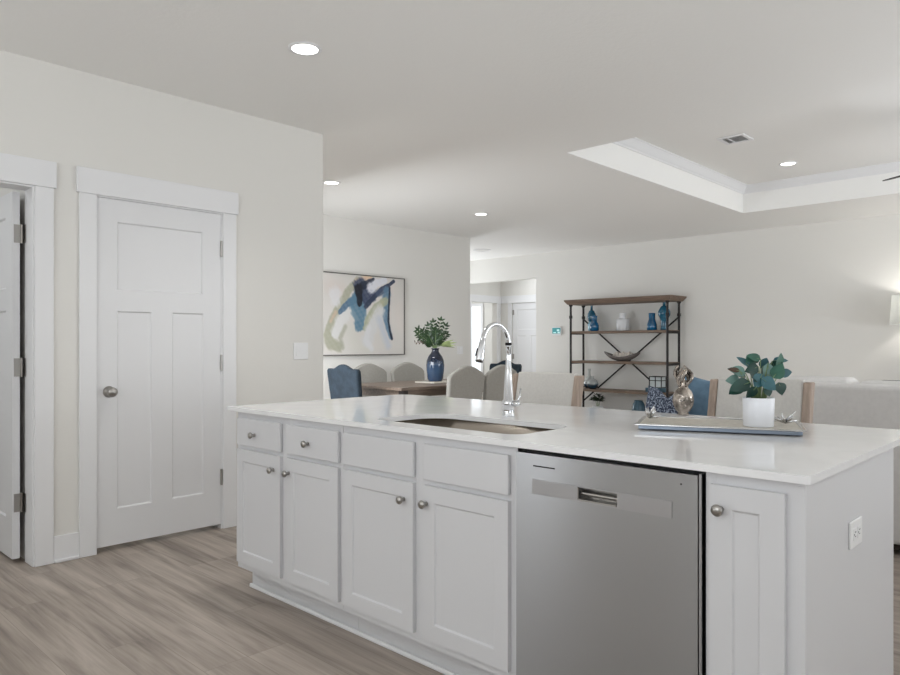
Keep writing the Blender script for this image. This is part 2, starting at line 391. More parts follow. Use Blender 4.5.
struct(build('wall_right', B((XR, XR + 0.14, YB, -0.3, 0, H), (XR, XR + 0.14, 2.1, 4.5, 0, H), (XR, XR + 0.14, 8.3, YF, 0, H), (XR, XR + 0.14, -0.3, 2.1, 0, 0.7), (XR, XR + 0.14, -0.3, 2.1, 2.3, H), (XR, XR + 0.14, 4.5, 8.3, 2.4, H)), M['wall']))
struct(build('wall_back', B((XL - T0, -2.5, YB - 0.14, YB, 0, H), (0.7, XR + 0.14, YB - 0.14, YB, 0, H), (-2.5, 0.7, YB - 0.14, YB, 0, 0.8), (-2.5, 0.7, YB - 0.14, YB, 2.3, H)), M['wall']))
struct(build('wall_utility_room', B((-6.6, -6.46, -1.2, 2.96, 0, H), (-6.46, XL - T0, -1.34, -1.2, 0, H), (-6.46, XL - T0, 1.205, 1.33, 0, H)), M['wall']))

# casings, headers, jambs and baseboards on the left wall
def casing(i, ya, yb, left=True):
    p = XL + 0.018
    bs = [(XL, p, yb - 0.005, yb + 0.088, 0, 2.056)]
    if left: bs.append((XL, p, ya - 0.079, ya + 0.014, 0, 2.056))
    else: bs.append((XL, p, ya - 0.088, ya + 0.005, 0, 2.056))
    bs.append((XL, XL + 0.024, ya - 0.094, yb + 0.101, 2.056, 2.2))
    bs += [(XL - T0, XL + 0.004, ya, ya + 0.014, 0, 2.05), (XL - T0, XL + 0.004, yb - 0.014, yb, 0, 2.05), (XL - T0, XL + 0.004, ya, yb, 2.048, 2.062)]
    return struct(build('trim_%d' % i, B(*bs), M['trim'], bevel=0.003))
casing(5, D1a, D1b, False); casing(6, D2a, D2b)
struct(build('baseboard_left', B((XL, XL + 0.014, D1b + 0.088, D2a - 0.079, 0, 0.146), (XL, XL + 0.014, D2b + 0.088, 3.095, 0, 0.146)), M['trim'], bevel=0.003))
struct(build('trim_7', B((XL + 0.014, XL + 0.028, D1b + 0.09, D2a - 0.081, 0, 0.02)), M['trim'], bevel=0.006))
struct(build('baseboard_far', B((-7.245, XR, YF - 0.014, YF, 0, 0.14)), M['trim'], bevel=0.003))
struct(build('baseboard_dining', B((XD, XD + 0.014, 3.1, 7.57, 0, 0.14)), M['trim'], bevel=0.003))
# hall door casings
struct(build('trim_8', B((-9.2, -9.182, 10.98, 11.08, 0, 2.035), (-9.2, -9.182, 10.08, 10.2, 0, 2.035), (-9.2, -9.178, 10.06, 11.1, 2.035, 2.175)), M['trim'], bevel=0.003))
struct(build('trim_9', B((-9.0, -8.9, 11.08, 11.1, 0, 2.03), (-8.1, -8.0, 11.08, 11.1, 0, 2.03), (-9.17, -7.98, 11.076, 11.1, 2.03, 2.175)), M['trim'], bevel=0.003))

PAN = [(0.117, 0.645, 1.487, 1.885), (0.117, 0.32, 0.21, 1.364), (0.447, 0.652, 0.214, 1.366)]
def hinge(parent, x, y, z):
    """leaf and knuckle, local frame of the door"""
    bm = B((x - 0.004, x + 0.034, y - 0.003, y + 0.002, z - 0.05, z + 0.05)); lathe(bm, [(0.007, z - 0.052), (0.007, z + 0.052)], 10, (x + 0.002, y - 0.007))
    return build('hinge', bm, M['nickel'], parent)
def knob_round(parent, x, y, z, name='door_knob'):
    prof = [(0.0, 0.0), (0.033, 0.0), (0.033, 0.005), (0.014, 0.011), (0.012, 0.03), (0.022, 0.037), (0.029, 0.05), (0.027, 0.062), (0.016, 0.07), (0.0, 0.072)]
    return build(name, LA([(max(r, 0.0006), z_) for r, z_ in prof], 28), M['nickel'], parent, smooth=True, loc=(x, y, z), rot=(R(90), 0, 0))
# closed door: local x along +Y world, front faces +X
d2 = struct(build('door_2', paneled(bmesh.new(), 0.771, 2.014, 0.035, PAN, 0.009, 0.008), M['door'], loc=(XL + 0.001, 1.518, 0.032), rot=(0, 0, R(90))))
tag(d2, 'closed white three-panel door with round nickel knob', 'door')
k2 = knob_round(d2, 0.07, 0.0, 0.894)
for z in (1.79, 1.05, 0.306): hinge(d2, 0.771, 0.0, z)
# open door, swung ninety degrees into the next room; local x from hinge, front faces -Y
d1 = struct(build('door_1', paneled(bmesh.new(), 0.771, 2.014, 0.037, PAN, 0.009, 0.008), M['door'], loc=(-5.172, 1.133, 0.024), rot=(0, 0, 0)))
tag(d1, 'white door standing open in the doorway at the left edge', 'door')
def edge_hinge(parent, z):
    bm = B((0.7705, 0.7725, 0.008, 0.036, z - 0.05, z + 0.05)); lathe(bm, [(0.007, z - 0.052), (0.007, z + 0.052)], 10, (0.776, 0.043)); box(bm, 0.776, 0.81, 0.0545, 0.0565, z - 0.05, z + 0.05)
    return build('hinge', bm, M['nickel'], parent)
for z in (1.785, 1.05, 0.306): edge_hinge(d1, z)
knob_round(d1, 0.07, 0.0, 0.894)
# tall window in the bright room beyond the hall
wn = struct(build('window_1', B((-11.62, -11.55, 12.27, 12.3, 0.25, 2.15), (-10.77, -10.70, 12.27, 12.3, 0.25, 2.15), (-11.55, -10.77, 12.27, 12.3, 2.08, 2.15), (-11.55, -10.77, 12.27, 12.3, 0.25, 0.32)), M['trim']))
build('pane', B((-11.55, -10.77, 12.285, 12.295, 0.32, 2.08)), M['daylit_pane'], wn)
# hall door
d3 = struct(build('door_3', paneled(bmesh.new(), 0.77, 2.01, 0.035, PAN, 0.009, 0.008), M['door'], loc=(-8.885, 11.104, 0.012)))
tag(d3, 'white door at the end of the hall beyond the wide opening', 'door')
for z in (1.83, 0.95, 0.25): hinge(d3, -0.002, 0.0, z)

# ------------------------------------------------------------------ kitchen island
CB = 0.876                     # underside of the worktop
YFR, YFA = 1.772, 1.755        # face frame and door fronts
def cab_knob(parent, x, z):
    prof = [(0.008, 0), (0.0065, 0.006), (0.006, 0.014), (0.0135, 0.019), (0.0155, 0.024), (0.0135, 0.029), (0.004, 0.0315)]
    return build('knob', LA(prof, 20), M['nickel'], parent, smooth=True, loc=(x, 0, z), rot=(R(90), 0, 0))
def cab_door(parent, x0, x1, z0, z1, kx, kz, st=0.058, y=YFA):
    w, h = x1 - x0, z1 - z0
    d = build('door', paneled(bmesh.new(), w, h, 0.0165, [(st, w - st, st, h - st)], 0.007, 0.004), M['cabinet'], parent, loc=(x0 - parent.location.x, y - parent.location.y, z0), bevel=0.0015, seg=1)
    cab_knob(d, kx - x0, kz - z0)
    return d
def cab_drawer(parent, x0, x1, z0, z1, kx=None, kz=None, name='drawer', y=YFA):
    w, h = x1 - x0, z1 - z0
    d = build(name, B((0, w, 0, 0.0165, 0, h)), M['cabinet'], parent, loc=(x0 - parent.location.x, y - parent.location.y, z0), bevel=0.004)
    if kx: cab_knob(d, kx - x0, kz - z0)
    return d
def carcass(parent, x0, x1, rails, stiles, yb=2.62):
    ox, oy = parent.location.x, parent.location.y
    a, b = x0 - ox, x1 - ox; f, k = YFR - oy, yb - oy
    bs = [(a, a + 0.016, f, k, 0.12, CB), (b - 0.016, b, f, k, 0.12, CB), (a + 0.016, b - 0.016, f + 0.02, k, 0.12, 0.136), (a + 0.016, b - 0.016, k - 0.012, k, 0.136, CB)]
    for (s0, s1) in stiles: bs.append((s0 - ox, s1 - ox, f - 0.0005, f + 0.0195, 0.12, CB))
    for (z0, z1) in rails: bs.append((a + 0.001, b - 0.001, f, f + 0.019, z0, z1))
    build('body', B(*bs), M['cabinet'], parent)
    build('toe_kick', B((a, b, 1.85 - oy, 1.866 - oy, 0, 0.12)), M['cabinet'], parent)
RAILS = [(0.12, 0.165), (0.685, 0.73), (0.835, CB)]
c1 = thing('base_cabinet', 'white base cabinet at the left end of the island, two small knobbed drawers over doors', 'cabinet', (-2.71, 2.2, 0))
carcass(c1, -3.126, -2.296, RAILS, [(-3.126, -3.085), (-2.75, -2.675), (-2.335, -2.296)])
cab_drawer(c1, -3.111, -2.735, 0.717, 0.846, -2.947, 0.776, y=1.7545)
cab_drawer(c1, -2.689, -2.313, 0.717, 0.846, -2.519, 0.777)
cab_door(c1, -3.111, -2.735, 0.152, 0.698, -2.786, 0.633)
cab_door(c1, -2.689, -2.313, 0.152, 0.698, -2.663, 0.633)
c2 = thing('base_cabinet', 'white sink base cabinet beside the dishwasher, plain panels over two shaker doors', 'cabinet', (-1.845, 2.2, 0))
carcass(c2, -2.294, -1.397, RAILS, [(-2.294, -2.25), (-1.885, -1.8), (-1.44, -1.397)])
cab_drawer(c2, -2.278, -1.868, 0.717, 0.846, name='false_drawer_front')
cab_drawer(c2, -1.817, -1.425, 0.717, 0.846, name='false_drawer_front')
cab_door(c2, -2.278, -1.868, 0.152, 0.698, -1.915, 0.632)
cab_door(c2, -1.817, -1.425, 0.152, 0.698, -1.797, 0.634)
c3 = thing('base_cabinet', 'narrow white cabinet right of the dishwasher with a single full-height door', 'cabinet', (-0.67, 2.2, 0))
carcass(c3, -0.782, -0.562, [(0.12, 0.165), (0.835, CB)], [(-0.782, -0.755), (-0.6, -0.562)])
cab_door(c3, -0.767, -0.584, 0.152, 0.845, -0.737, 0.786)
ep = build('end_panel', B((-0.562, -0.543, 1.772, 2.64, 0, CB)), M['cabinet'])
tag(ep, 'plain white side panel closing the near end of the island', 'panel')
# dishwasher
dw = thing('dishwasher', 'stainless steel dishwasher built into the island front', 'dishwasher', (-1.0865, 2.2, 0))
ox, oy = -1.0865, 2.2
build('tub', B((-1.385 - ox, -0.785 - ox, 1.79 - oy, 2.4 - oy, 0.1, 0.868)), M['black'], dw)
PX0, PX1, PZ0, PZ1 = -1.161, -1.030, 0.744, 0.782
SX0, SX1, SZ0, SZ1 = -1.327, -0.867, 0.740, 0.7845
def dw_door():
    bm = bmesh.new()
    # front plate built as a grid of cells around the pocket hole, returns at the sides
    xs = [-1.391, PX0, PX1, -0.79]; zs = [0.11, PZ0, PZ1, 0.866]
    for i in range(3):
        for j in range(3):
            if i == 1 and j == 1: continue
            box(bm, xs[i] - ox, xs[i + 1] - ox, YFA - oy, 1.785 - oy, zs[j], zs[j + 1])
    return bm
def clean(bm):
    bmesh.ops.remove_doubles(bm, verts=bm.verts, dist=1e-5)
    # drop interior duplicated faces
    seen = {}
    for f in list(bm.faces):
        k = tuple(sorted(v.index for v in f.verts)); seen.setdefault(k, []).append(f)
    return bm
def plate_with_hole(x0, x1, z0, z1, hx0, hx1, hz0, hz1, y0, y1):
    bm = bmesh.new()
    def ring(a, b, c, d, y): return [bm.verts.new(p) for p in ((a, y, c), (b, y, c), (b, y, d), (a, y, d))]
    of, ob = ring(x0, x1, z0, z1, y0), ring(x0, x1, z0, z1, y1)
    hf, hb = ring(hx0, hx1, hz0, hz1, y0), ring(hx0, hx1, hz0, hz1, y1)
    for i in range(4):
        j = (i + 1) % 4
        bm.faces.new((of[i], of[j], hf[j], hf[i])); bm.faces.new((ob[j], ob[i], hb[i], hb[j]))
        bm.faces.new((of[j], of[i], ob[i], ob[j])); bm.faces.new((hf[i], hf[j], hb[j], hb[i]))
    return bm
build('door', plate_with_hole(-1.391 - ox, -0.797 - ox, 0.11, 0.862, PX0 - ox, PX1 - ox, PZ0, PZ1, YFA - oy, 1.789 - oy), M['steel'], dw)
build('side_trim', B((-0.795 - ox, -0.788 - ox, YFA + 0.003 - oy, 1.789 - oy, 0.11, 0.866)), M['steel'], dw)
hb = build('handle_band', plate_with_hole(SX0 - ox, SX1 - ox, SZ0, SZ1, PX0 - ox, PX1 - ox, PZ0, PZ1, YFA - 0.0025 - oy, YFA + 0.001 - oy), mat('band_steel', (178, 178, 180), 0.34, 1.0), dw)
pk = bmesh.new()
def pocket(bm):
    a, b, c, d = PX0 - ox, PX1 - ox, PZ0, PZ1; y0, y1 = YFA - 0.003 - oy, 1.7885 - oy
    box(bm, a, b, y1 - 0.002, y1, c, d)
    tube(bm, [(a + 0.003, y0 + 0.001, c + 0.002), (b - 0.003, y0 + 0.001, c + 0.002)], 0.0025, 8); tube(bm, [(a + 0.002, y0 + 0.001, c + 0.003), (a + 0.002, y0 + 0.001, d - 0.003)], 0.0022, 8)
    box(bm, a, b, y0 + 0.008, y1, c, c + 0.004)
    tube(bm, [(a + 0.004, y0 + 0.016, c + 0.019), (b - 0.002, y0 + 0.016, c + 0.019)], 0.006, 10)
    return bm
build('handle_pocket', pocket(pk), M['nickel'], dw)
build('badge', B((-1.324 - ox, -1.243 - ox, YFA - 0.0008 - oy, YFA - oy, 0.8235, 0.8275)), M['iron'], dw)
build('indicator_dot', LA([(0.0025, 0), (0.0025, 0.001)], 12), M['iron'], dw, loc=(-0.842 - ox, YFA - oy, 0.834), rot=(R(90), 0, 0))
build('toe_panel', B((-1.39 - ox, -0.785 - ox, 1.85 - oy, 1.862 - oy, 0, 0.105)), M['black'], dw)
# shoe moulding along the toe kick
struct(build('trim_10', B((-3.135, -1.396, 1.836, 1.8495, 0, 0.02)), M['trim'], bevel=0.006))

# worktop with the sink cut out
SKX0, SKX1, SKY0, SKY1 = -2.225, -1.475, 1.862, 2.225
def flat_with_hole(outer, inner, z0, z1):
    bm = bmesh.new()
    def loop(pts, z): return [bm.verts.new((p[0], p[1], z)) for p in pts]
    res = []
    for z in (z0, z1):
        lo, li = loop(outer, z), loop(inner, z)
        eds = [bm.edges.new((l[i], l[(i + 1) % len(l)])) for l in (lo, li) for i in range(len(l))]
        bmesh.ops.triangle_fill(bm, use_beauty=True, use_dissolve=False, edges=eds)
        res.append((lo, li))
    for k in (0, 1):
        a, b = res[0][k], res[1][k]
        for i in range(len(a)):
            j = (i + 1) % len(a); bm.faces.new((a[i], a[j], b[j], b[i]))
    return bm
ct = build('countertop', flat_with_hole(rrect(-3.2, -0.526, 1.747, 2.93, [0.02, 0.09, 0.02, 0.012], 8), rrect(SKX0, SKX1, SKY0, SKY1, [0.1, 0.12, 0.06, 0.06], 10), CB, 0.896), M['quartz'], bevel=0.0025)
tag(ct, 'continuous white quartz worktop over the whole island', 'countertop')
# sink
sk = thing('kitchen_sink', 'undermount stainless steel sink set in the white worktop', 'sink', (-1.82, 2.045, 0.66))
def basin():
    bm = bmesh.new(); rings = []
    spec = [(0.028, 0.876, 0.11), (0.0, 0.876, 0.1), (0.0, 0.70, 0.1), (-0.012, 0.675, 0.09), (-0.04, 0.664, 0.07), (-0.2, 0.66, 0.02)]
    for g, z, r in spec:
        q = rrect(SKX0 - g - 0.004, SKX1 + g + 0.004, SKY0 - g * 0.85 - 0.004, SKY1 + g * 0.85 + 0.004, min(r, 0.1), 10) if g > -0.1 else rrect(-1.86, -1.78, 2.0, 2.09, 0.035, 10)
        rings.append([bm.verts.new((x + 1.82, y - 2.045, z - 0.66)) for x, y in q])
    for a, b in zip(rings, rings[1:]):
        for i in range(len(a)):
            j = (i + 1) % len(a); bm.faces.new((a[i], a[j], b[j], b[i]))
    bm.faces.new(rings[-1])
    return bm
build('basin', basin(), M['steel_sink'], sk, smooth=True)
build('drain', LA([(0.045, 0.001), (0.045, 0.004), (0.036, 0.005), (0.03, 0.002), (0.004, 0.002)], 24), M['chrome'], sk, smooth=True)
# faucet
fx, fy, fz = -1.895, 2.338, 0.896
fa = thing('kitchen_faucet', 'tall polished chrome pull-down faucet behind the sink', 'faucet', (fx, fy, fz))
build('base', LA([(0.028, 0), (0.028, 0.004), (0.0255, 0.007), (0.0245, 0.042), (0.0265, 0.044), (0.0265, 0.066), (0.0215, 0.07), (0.0105, 0.255), (0.0102, 0.292), (0.012, 0.294), (0.012, 0.3), (0.0098, 0.302)], 32), M['chrome'], fa, smooth=True)
arc = [(0, 0, 0.298)] + [(0, -0.084 + 0.084 * math.cos(R(a)), 0.302 + 0.086 * math.sin(R(a))) for a in range(0, 171, 10)]
build('spout', T(arc, 0.0098, 16), M['chrome'], fa, smooth=True)
e = Vector(arc[-1]); dn = (Vector(arc[-1]) - Vector(arc[-2])).normalized()
sh = build('spray_head', T([e - dn * 0.012, e, e + dn * 0.004, e + dn * 0.03, e + dn * 0.075, e + dn * 0.083], [0.0115, 0.0115, 0.013, 0.0145, 0.017, 0.0165], 20), M['chrome'], fa, smooth=True)
build('nozzle', T([e + dn * 0.082, e + dn * 0.087], [0.0155, 0.0145], 20), M['iron'], sh)
build('spray_button', T([e + dn * 0.03 + Vector((-0.009, -0.01, 0.0)), e + dn * 0.062 + Vector((-0.010, -0.012, 0.0))], 0.0055, 10), M['iron'], sh, smooth=True)
build('ring', LA([(0.0125, 0.3), (0.014, 0.302), (0.014, 0.31), (0.0125, 0.312)], 24), M['iron'], fa, smooth=True)
build('handle', tube(T([(0.02, 0, 0.055), (0.045, 0, 0.055), (0.058, 0, 0.055)], [0.0125, 0.0125, 0.011], 20), [(0.05, 0.0, 0.058), (0.05, 0.012, 0.085), (0.046, 0.025, 0.118)], [0.0045, 0.004, 0.0035], 10), M['chrome'], fa, smooth=True)
# outlet on the end panel
ou = thing('power_outlet', 'white power outlet on the end panel of the island', 'outlet', (-0.543, 2.185, 0.68), R(90))
ou.rotation_euler = (0, R(90), R(90))
build('cover_plate', B((-0.037, 0.037, -0.006, 0, -0.058, 0.058)), M['plastic'], ou, bevel=0.003)
for z in (-0.021, 0.021):
    s = build('socket', B((-0.0165, 0.0165, -0.0075, -0.005, z - 0.014, z + 0.014)), M['plastic'], ou, bevel=0.004)
    build('slot', B((-0.007, -0.005, -0.0079, -0.0072, z - 0.002, z + 0.008), (0.005, 0.007, -0.0079, -0.0072, z - 0.002, z + 0.006), (-0.002, 0.002, -0.0079, -0.0072, z - 0.010, z - 0.006)), M['iron'], s)

# ------------------------------------------------------------------ on the worktop
tx, ty, ta = -1.066, 2.514, R(22.2)
tr = thing('serving_tray', 'long silver rimmed tray on the white worktop', 'tray', (tx, ty, 0.896), ta)
TW, TD = 0.275, 0.156
build('base', B((-TW + 0.012, TW - 0.012, -TD + 0.008, TD - 0.012, 0.004, 0.0175)), M['tray_base'], tr, bevel=0.002)
rim = bmesh.new()
for (a, b, c, d) in ((-TW, TW, -TD, -TD + 0.012), (-TW, TW, TD - 0.012, TD), (-TW, -TW + 0.012, -TD + 0.012, TD - 0.012), (TW - 0.012, TW, -TD + 0.012, TD - 0.012)):
    box(rim, a, b, c, d, 0.0175, 0.0225)
build('rim', rim, M['silver'], tr, bevel=0.0015)
build('inlay', B((-TW + 0.012, TW - 0.012, -TD + 0.012, TD - 0.012, 0.0175, 0.0195)), M['linen_tray'], tr)
for sx in (-1, 1):
    for sy in (-1, 1):
        build('foot', LA([(0.008, 0), (0.01, 0.003), (0.008, 0.006)], 12), M['silver'], tr, loc=(sx * (TW - 0.04), sy * (TD - 0.03), 0))
def tray_pt(u, v): return (tx + u * math.cos(ta) - v * math.sin(ta), ty + u * math.sin(ta) + v * math.cos(ta), 0.896 + 0.0195)

def leaf_blade(bm, base, direction, normal, L, W, curl=0.15, cup=0.12, tip=0.5, n=6):
    """one leaf: strip of n rows with a midrib fold; real thin blade in 3-D"""
    d = Vector(direction).normalized(); nn = Vector(normal); nn = (nn - d * nn.dot(d)).normalized(); s = d.cross(nn)
    rows = []
    for i in range(n + 1):
        t = i / n
        w = W * 0.5 * (math.sin(PI * min(1, t ** tip)) ** 0.8 if 0 < t < 1 else 0.02)
        c = Vector(base) + d * (L * t) - nn * (curl * L * t * t)
        rows.append([bm.verts.new(c - s * w + nn * cup * w), bm.verts.new(c), bm.verts.new(c + s * w + nn * cup * w)])
    for a, b in zip(rows, rows[1:]):
        bm.faces.new((a[0], a[1], b[1], b[0])); bm.faces.new((a[1], a[2], b[2], b[1]))

# potted plant
pp = thing('potted_plant', 'round-leaved green plant in a white pot on the tray', 'plant', (-0.924, 2.517, 0.9162))
prof = [(0.0475, 0), (0.0495, 0.002), (0.052, 0.098), (0.0508, 0.1), (0.0485, 0.098), (0.0475, 0.085)]
build('pot', LA(prof, 40, cap1=False), M['pot_white'], pp, smooth=True)
build('soil', LA([(0.0475, 0.084), (0.0475, 0.088), (0.02, 0.092)], 24), M['soil'], pp)
fol, fol2, stm, twg = bmesh.new(), bmesh.new(), bmesh.new(), bmesh.new()
fol3, fol4 = bmesh.new(), bmesh.new(); rng = random.Random(11)
right = Vector((0.722, 0.692, 0)); fwd = Vector((-0.692, 0.722, 0)); up = Vector((0, 0, 1))
# leaves listed as (sideways, height above pot rim, towards back, direction in the side/up plane (deg), length, width, pale)
LV = [(-0.03, 0.045, -0.02, 200, 0.075, 0.05, 0), (-0.035, 0.075, 0.0, 165, 0.06, 0.045, 1), (-0.02, 0.10, 0.01, 140, 0.055, 0.036, 1), (0.0, 0.10, 0.0, 200, 0.05, 0.04, 0), (0.01, 0.125, 0.01, 160, 0.05, 0.03, 0),
      (0.02, 0.115, -0.02, 270, 0.075, 0.036, 1), (0.03, 0.12, -0.02, 300, 0.06, 0.058, 0), (0.045, 0.10, -0.025, 80, 0.05, 0.045, 0), (0.045, 0.045, -0.03, 285, 0.045, 0.042, 0), (0.055, 0.075, -0.01, 5, 0.055, 0.032, 0),
      (0.04, 0.12, 0.0, 10, 0.05, 0.03, 0), (-0.005, 0.06, -0.04, 320, 0.06, 0.05, 0), (0.0, 0.075, -0.03, 240, 0.055, 0.05, 0), (-0.02, 0.03, -0.04, 235, 0.05, 0.045, 0), (0.005, 0.03, -0.045, 290, 0.035, 0.034, 0),
      (0.025, 0.06, -0.04, 60, 0.06, 0.05, 0), (-0.045, 0.05, 0.02, 180, 0.05, 0.04, 1), (0.0, 0.11, 0.03, 80, 0.03, 0.03, 0), (0.02, 0.06, 0.04, 30, 0.07, 0.05, 0), (-0.02, 0.06, 0.045, 150, 0.07, 0.05, 0),
      (0.03, 0.04, 0.05, 340, 0.06, 0.045, 0), (-0.03, 0.03, 0.05, 210, 0.06, 0.045, 0), (-0.01, 0.09, 0.02, 110, 0.05, 0.04, 0), (0.015, 0.09, 0.02, 60, 0.045, 0.045, 0), (-0.055, 0.085, -0.01, 170, 0.04, 0.02, 2), (-0.01, 0.045, -0.03, 120, 0.05, 0.05, 0)]
for (sx, hz, dy, an, L_, W_, pale) in LV:
    base = right * (sx * 1.25) + fwd * dy + up * (0.11 + hz * 0.97)
    d = right * math.cos(R(an)) + up * math.sin(R(an)) + fwd * rng.uniform(-0.35, 0.25)
    nrm = -fwd + up * rng.uniform(0.0, 1.1) + right * rng.uniform(-0.7, 0.7)
    leaf_blade([rng.choice([fol, fol3, fol4, fol3]), rng.choice([fol2, fol2, fol4]), twg][pale], base, d, nrm, L_, W_, curl=rng.uniform(0.05, 0.25), cup=rng.uniform(0.08, 0.3), tip=0.72)
    root = right * sx * 0.3 + fwd * dy * 0.4 + up * 0.088
    mid = (root + base) / 2 + Vector((rng.uniform(-.005, .005), rng.uniform(-.005, .005), 0.01))
    tube(stm, [root, mid, base, base + d.normalized() * L_ * 0.3], [0.0022, 0.0019, 0.0014, 0.0008], 6)
build('dark_foliage', fol3, M['leaf_dark'], pp, smooth=True, recalc=False); build('blue_foliage', fol4, M['leaf_blue'], pp, smooth=True, recalc=False)
build('foliage', fol, M['leaf_teal'], pp, smooth=True, recalc=False); build('pale_foliage', fol2, M['leaf_pale'], pp, smooth=True, recalc=False)
build('stem', stm, M['stem'], pp, smooth=True); build('dry_leaf', twg, M['twig'], pp, recalc=False)

# silver starfish-like sprigs
def sprig(loc, label, seed, sc=1.0):
    r = random.Random(seed); bm = bmesh.new()
    for i in range(11):
        th = 2 * PI * i / 11 + r.uniform(-.3, .3); ph = R(r.uniform(5, 70)); L_ = r.uniform(0.02, 0.036) * sc
        d = Vector((math.cos(th) * math.cos(ph), math.sin(th) * math.cos(ph), math.sin(ph)))
        c = Vector((0, 0, 0.009 * sc))
        tube(bm, [c, c + d * L_ * 0.55, c + d * L_ + Vector((r.uniform(-.004, .004), r.uniform(-.004, .004), 0.002))], [0.0042 * sc, 0.0034 * sc, 0.0016 * sc], 8)
    for v in bm.verts: v.co.z = max(v.co.z, 0.0)
    o = build('coral_ornament', bm, M['silver'], smooth=True); o.location = loc
    return tag(o, label, 'ornament')
sprig((-1.29, 2.43, 0.9155), 'small silver branching ornament on the left end of the tray', 3, 1.35)
sprig((-0.862, 2.60, 0.9155), 'small silver branching ornament right of the white potted plant', 5, 1.4)

# mercury glass figure behind the tray
sc_ = thing('mirrored_vase', 'mirrored silver bulb-shaped ornament with a twisted crown behind the tray', 'ornament', (-1.378, 2.892, 0.896))
build('body', LA([(0.018, 0), (0.026, 0.003), (0.02, 0.012), (0.03, 0.02), (0.04, 0.04), (0.0445, 0.062), (0.042, 0.085), (0.033, 0.105), (0.021, 0.118), (0.017, 0.135), (0.018, 0.15)], 28), M['mercury'], sc_, smooth=True)
cr = bmesh.new()
for i in range(6):
    a0 = 2 * PI * i / 6 + 0.4 * (i % 2)
    pts = [Vector((math.cos(a0 + t * 1.6) * (0.013 + (0.012 + 0.006 * (i % 3)) * math.sin(PI * t * (0.9 + 0.25 * (i % 2)))), math.sin(a0 + t * 1.6) * (0.013 + (0.012 + 0.006 * (i % 3)) * math.sin(PI * t * (0.9 + 0.25 * (i % 2)))), 0.12 + (0.075 + 0.009 * (i % 3)) * t)) for t in (0, .15, .3, .45, .6, .75, .9, 1)]
    tube(cr, pts, [0.006, 0.006, 0.0075, 0.0095, 0.010, 0.009, 0.006, 0.003], 8)
build('crown', cr, M['mercury'], sc_, smooth=True)

# ------------------------------------------------------------------ bar stools
def pad(bm, w, d, h, z, r, cx=0, cy=0):
    prism(bm, rrect(cx - w / 2, cx + w / 2, cy - d / 2, cy + d / 2, r, 5), 2, z, z + h)
    return bm
def make_stool(label, loc):
    t = thing('bar_stool', label, 'stool', loc, R(180), 'upholstered bar stools at the island')
    # local +Y is where the sitter looks (the island); the back is at local -Y
    build('seat', pad(bmesh.new(), 0.42, 0.40, 0.07, 0.60, 0.03, 0, 0.02), M['stool_fabric'], t, bevel=0.015)
    lean = 0.20
    def yb(z): return -0.165 - (z - 0.6) * lean
    bk = bmesh.new()
    V = []
    for z in (0.70, 0.80, 0.95, 1.045):
        y = yb(z); V.append([bk.verts.new((x, y + dy - 0.02 * (1 - (x / 0.19) ** 2), z)) for (x, dy) in ((-0.19, 0.02), (-0.1, 0.022), (0, 0.024), (0.1, 0.022), (0.19, 0.02), (0.19, -0.022), (0.1, -0.022), (0, -0.022), (-0.1, -0.022), (-0.19, -0.022))])
    for a, b in zip(V, V[1:]):
        for i in range(10):
            j = (i + 1) % 10; bk.faces.new((a[i], a[j], b[j], b[i]))
    bk.faces.new(V[0][::-1]); bk.faces.new(V[-1])
    build('backrest', bk, M['stool_fabric'], t, bevel=0.008)
    for sx in (-1, 1):
        bm = bmesh.new()
        for (a, b) in ((0, 0.60), (0.60, 1.035)):
            y0, y1 = (-0.20, yb(0.6)) if a == 0 else (yb(0.6), yb(1.035))
            v = []
            for z, y in ((a, y0), (b, y1)):
                v.append([bm.verts.new((sx * 0.208 + dx, y + dy, z)) for dx, dy in ((-0.0175, -0.027), (0.0175, -0.027), (0.0175, 0.027), (-0.0175, 0.027))])
            for i in range(4):
                j = (i + 1) % 4; bm.faces.new((v[0][i], v[0][j], v[1][j], v[1][i]))
            bm.faces.new(v[0][::-1]); bm.faces.new(v[1])
        build('back_post', bm, M['oak'], t, bevel=0.006)
        build('leg', B((sx * 0.19 - 0.018, sx * 0.19 + 0.018, 0.16, 0.196, 0, 0.60)), M['oak'], t, bevel=0.004)
    build('footrest', B((-0.19, 0.19, 0.165, 0.19, 0.2, 0.235), (-0.2, -0.18, -0.2, 0.17, 0.27, 0.3), (0.18, 0.2, -0.2, 0.17, 0.27, 0.3)), M['oak'], t, bevel=0.003)
    return t
s1 = make_stool('bar stool with pale fabric back and oak posts, just right of the faucet', (-2.3, 2.925, 0))
s2 = dup(s1, 'bar stool with pale fabric back and oak posts, directly behind the potted plant', (-1.207, 3.06, 0), R(180))

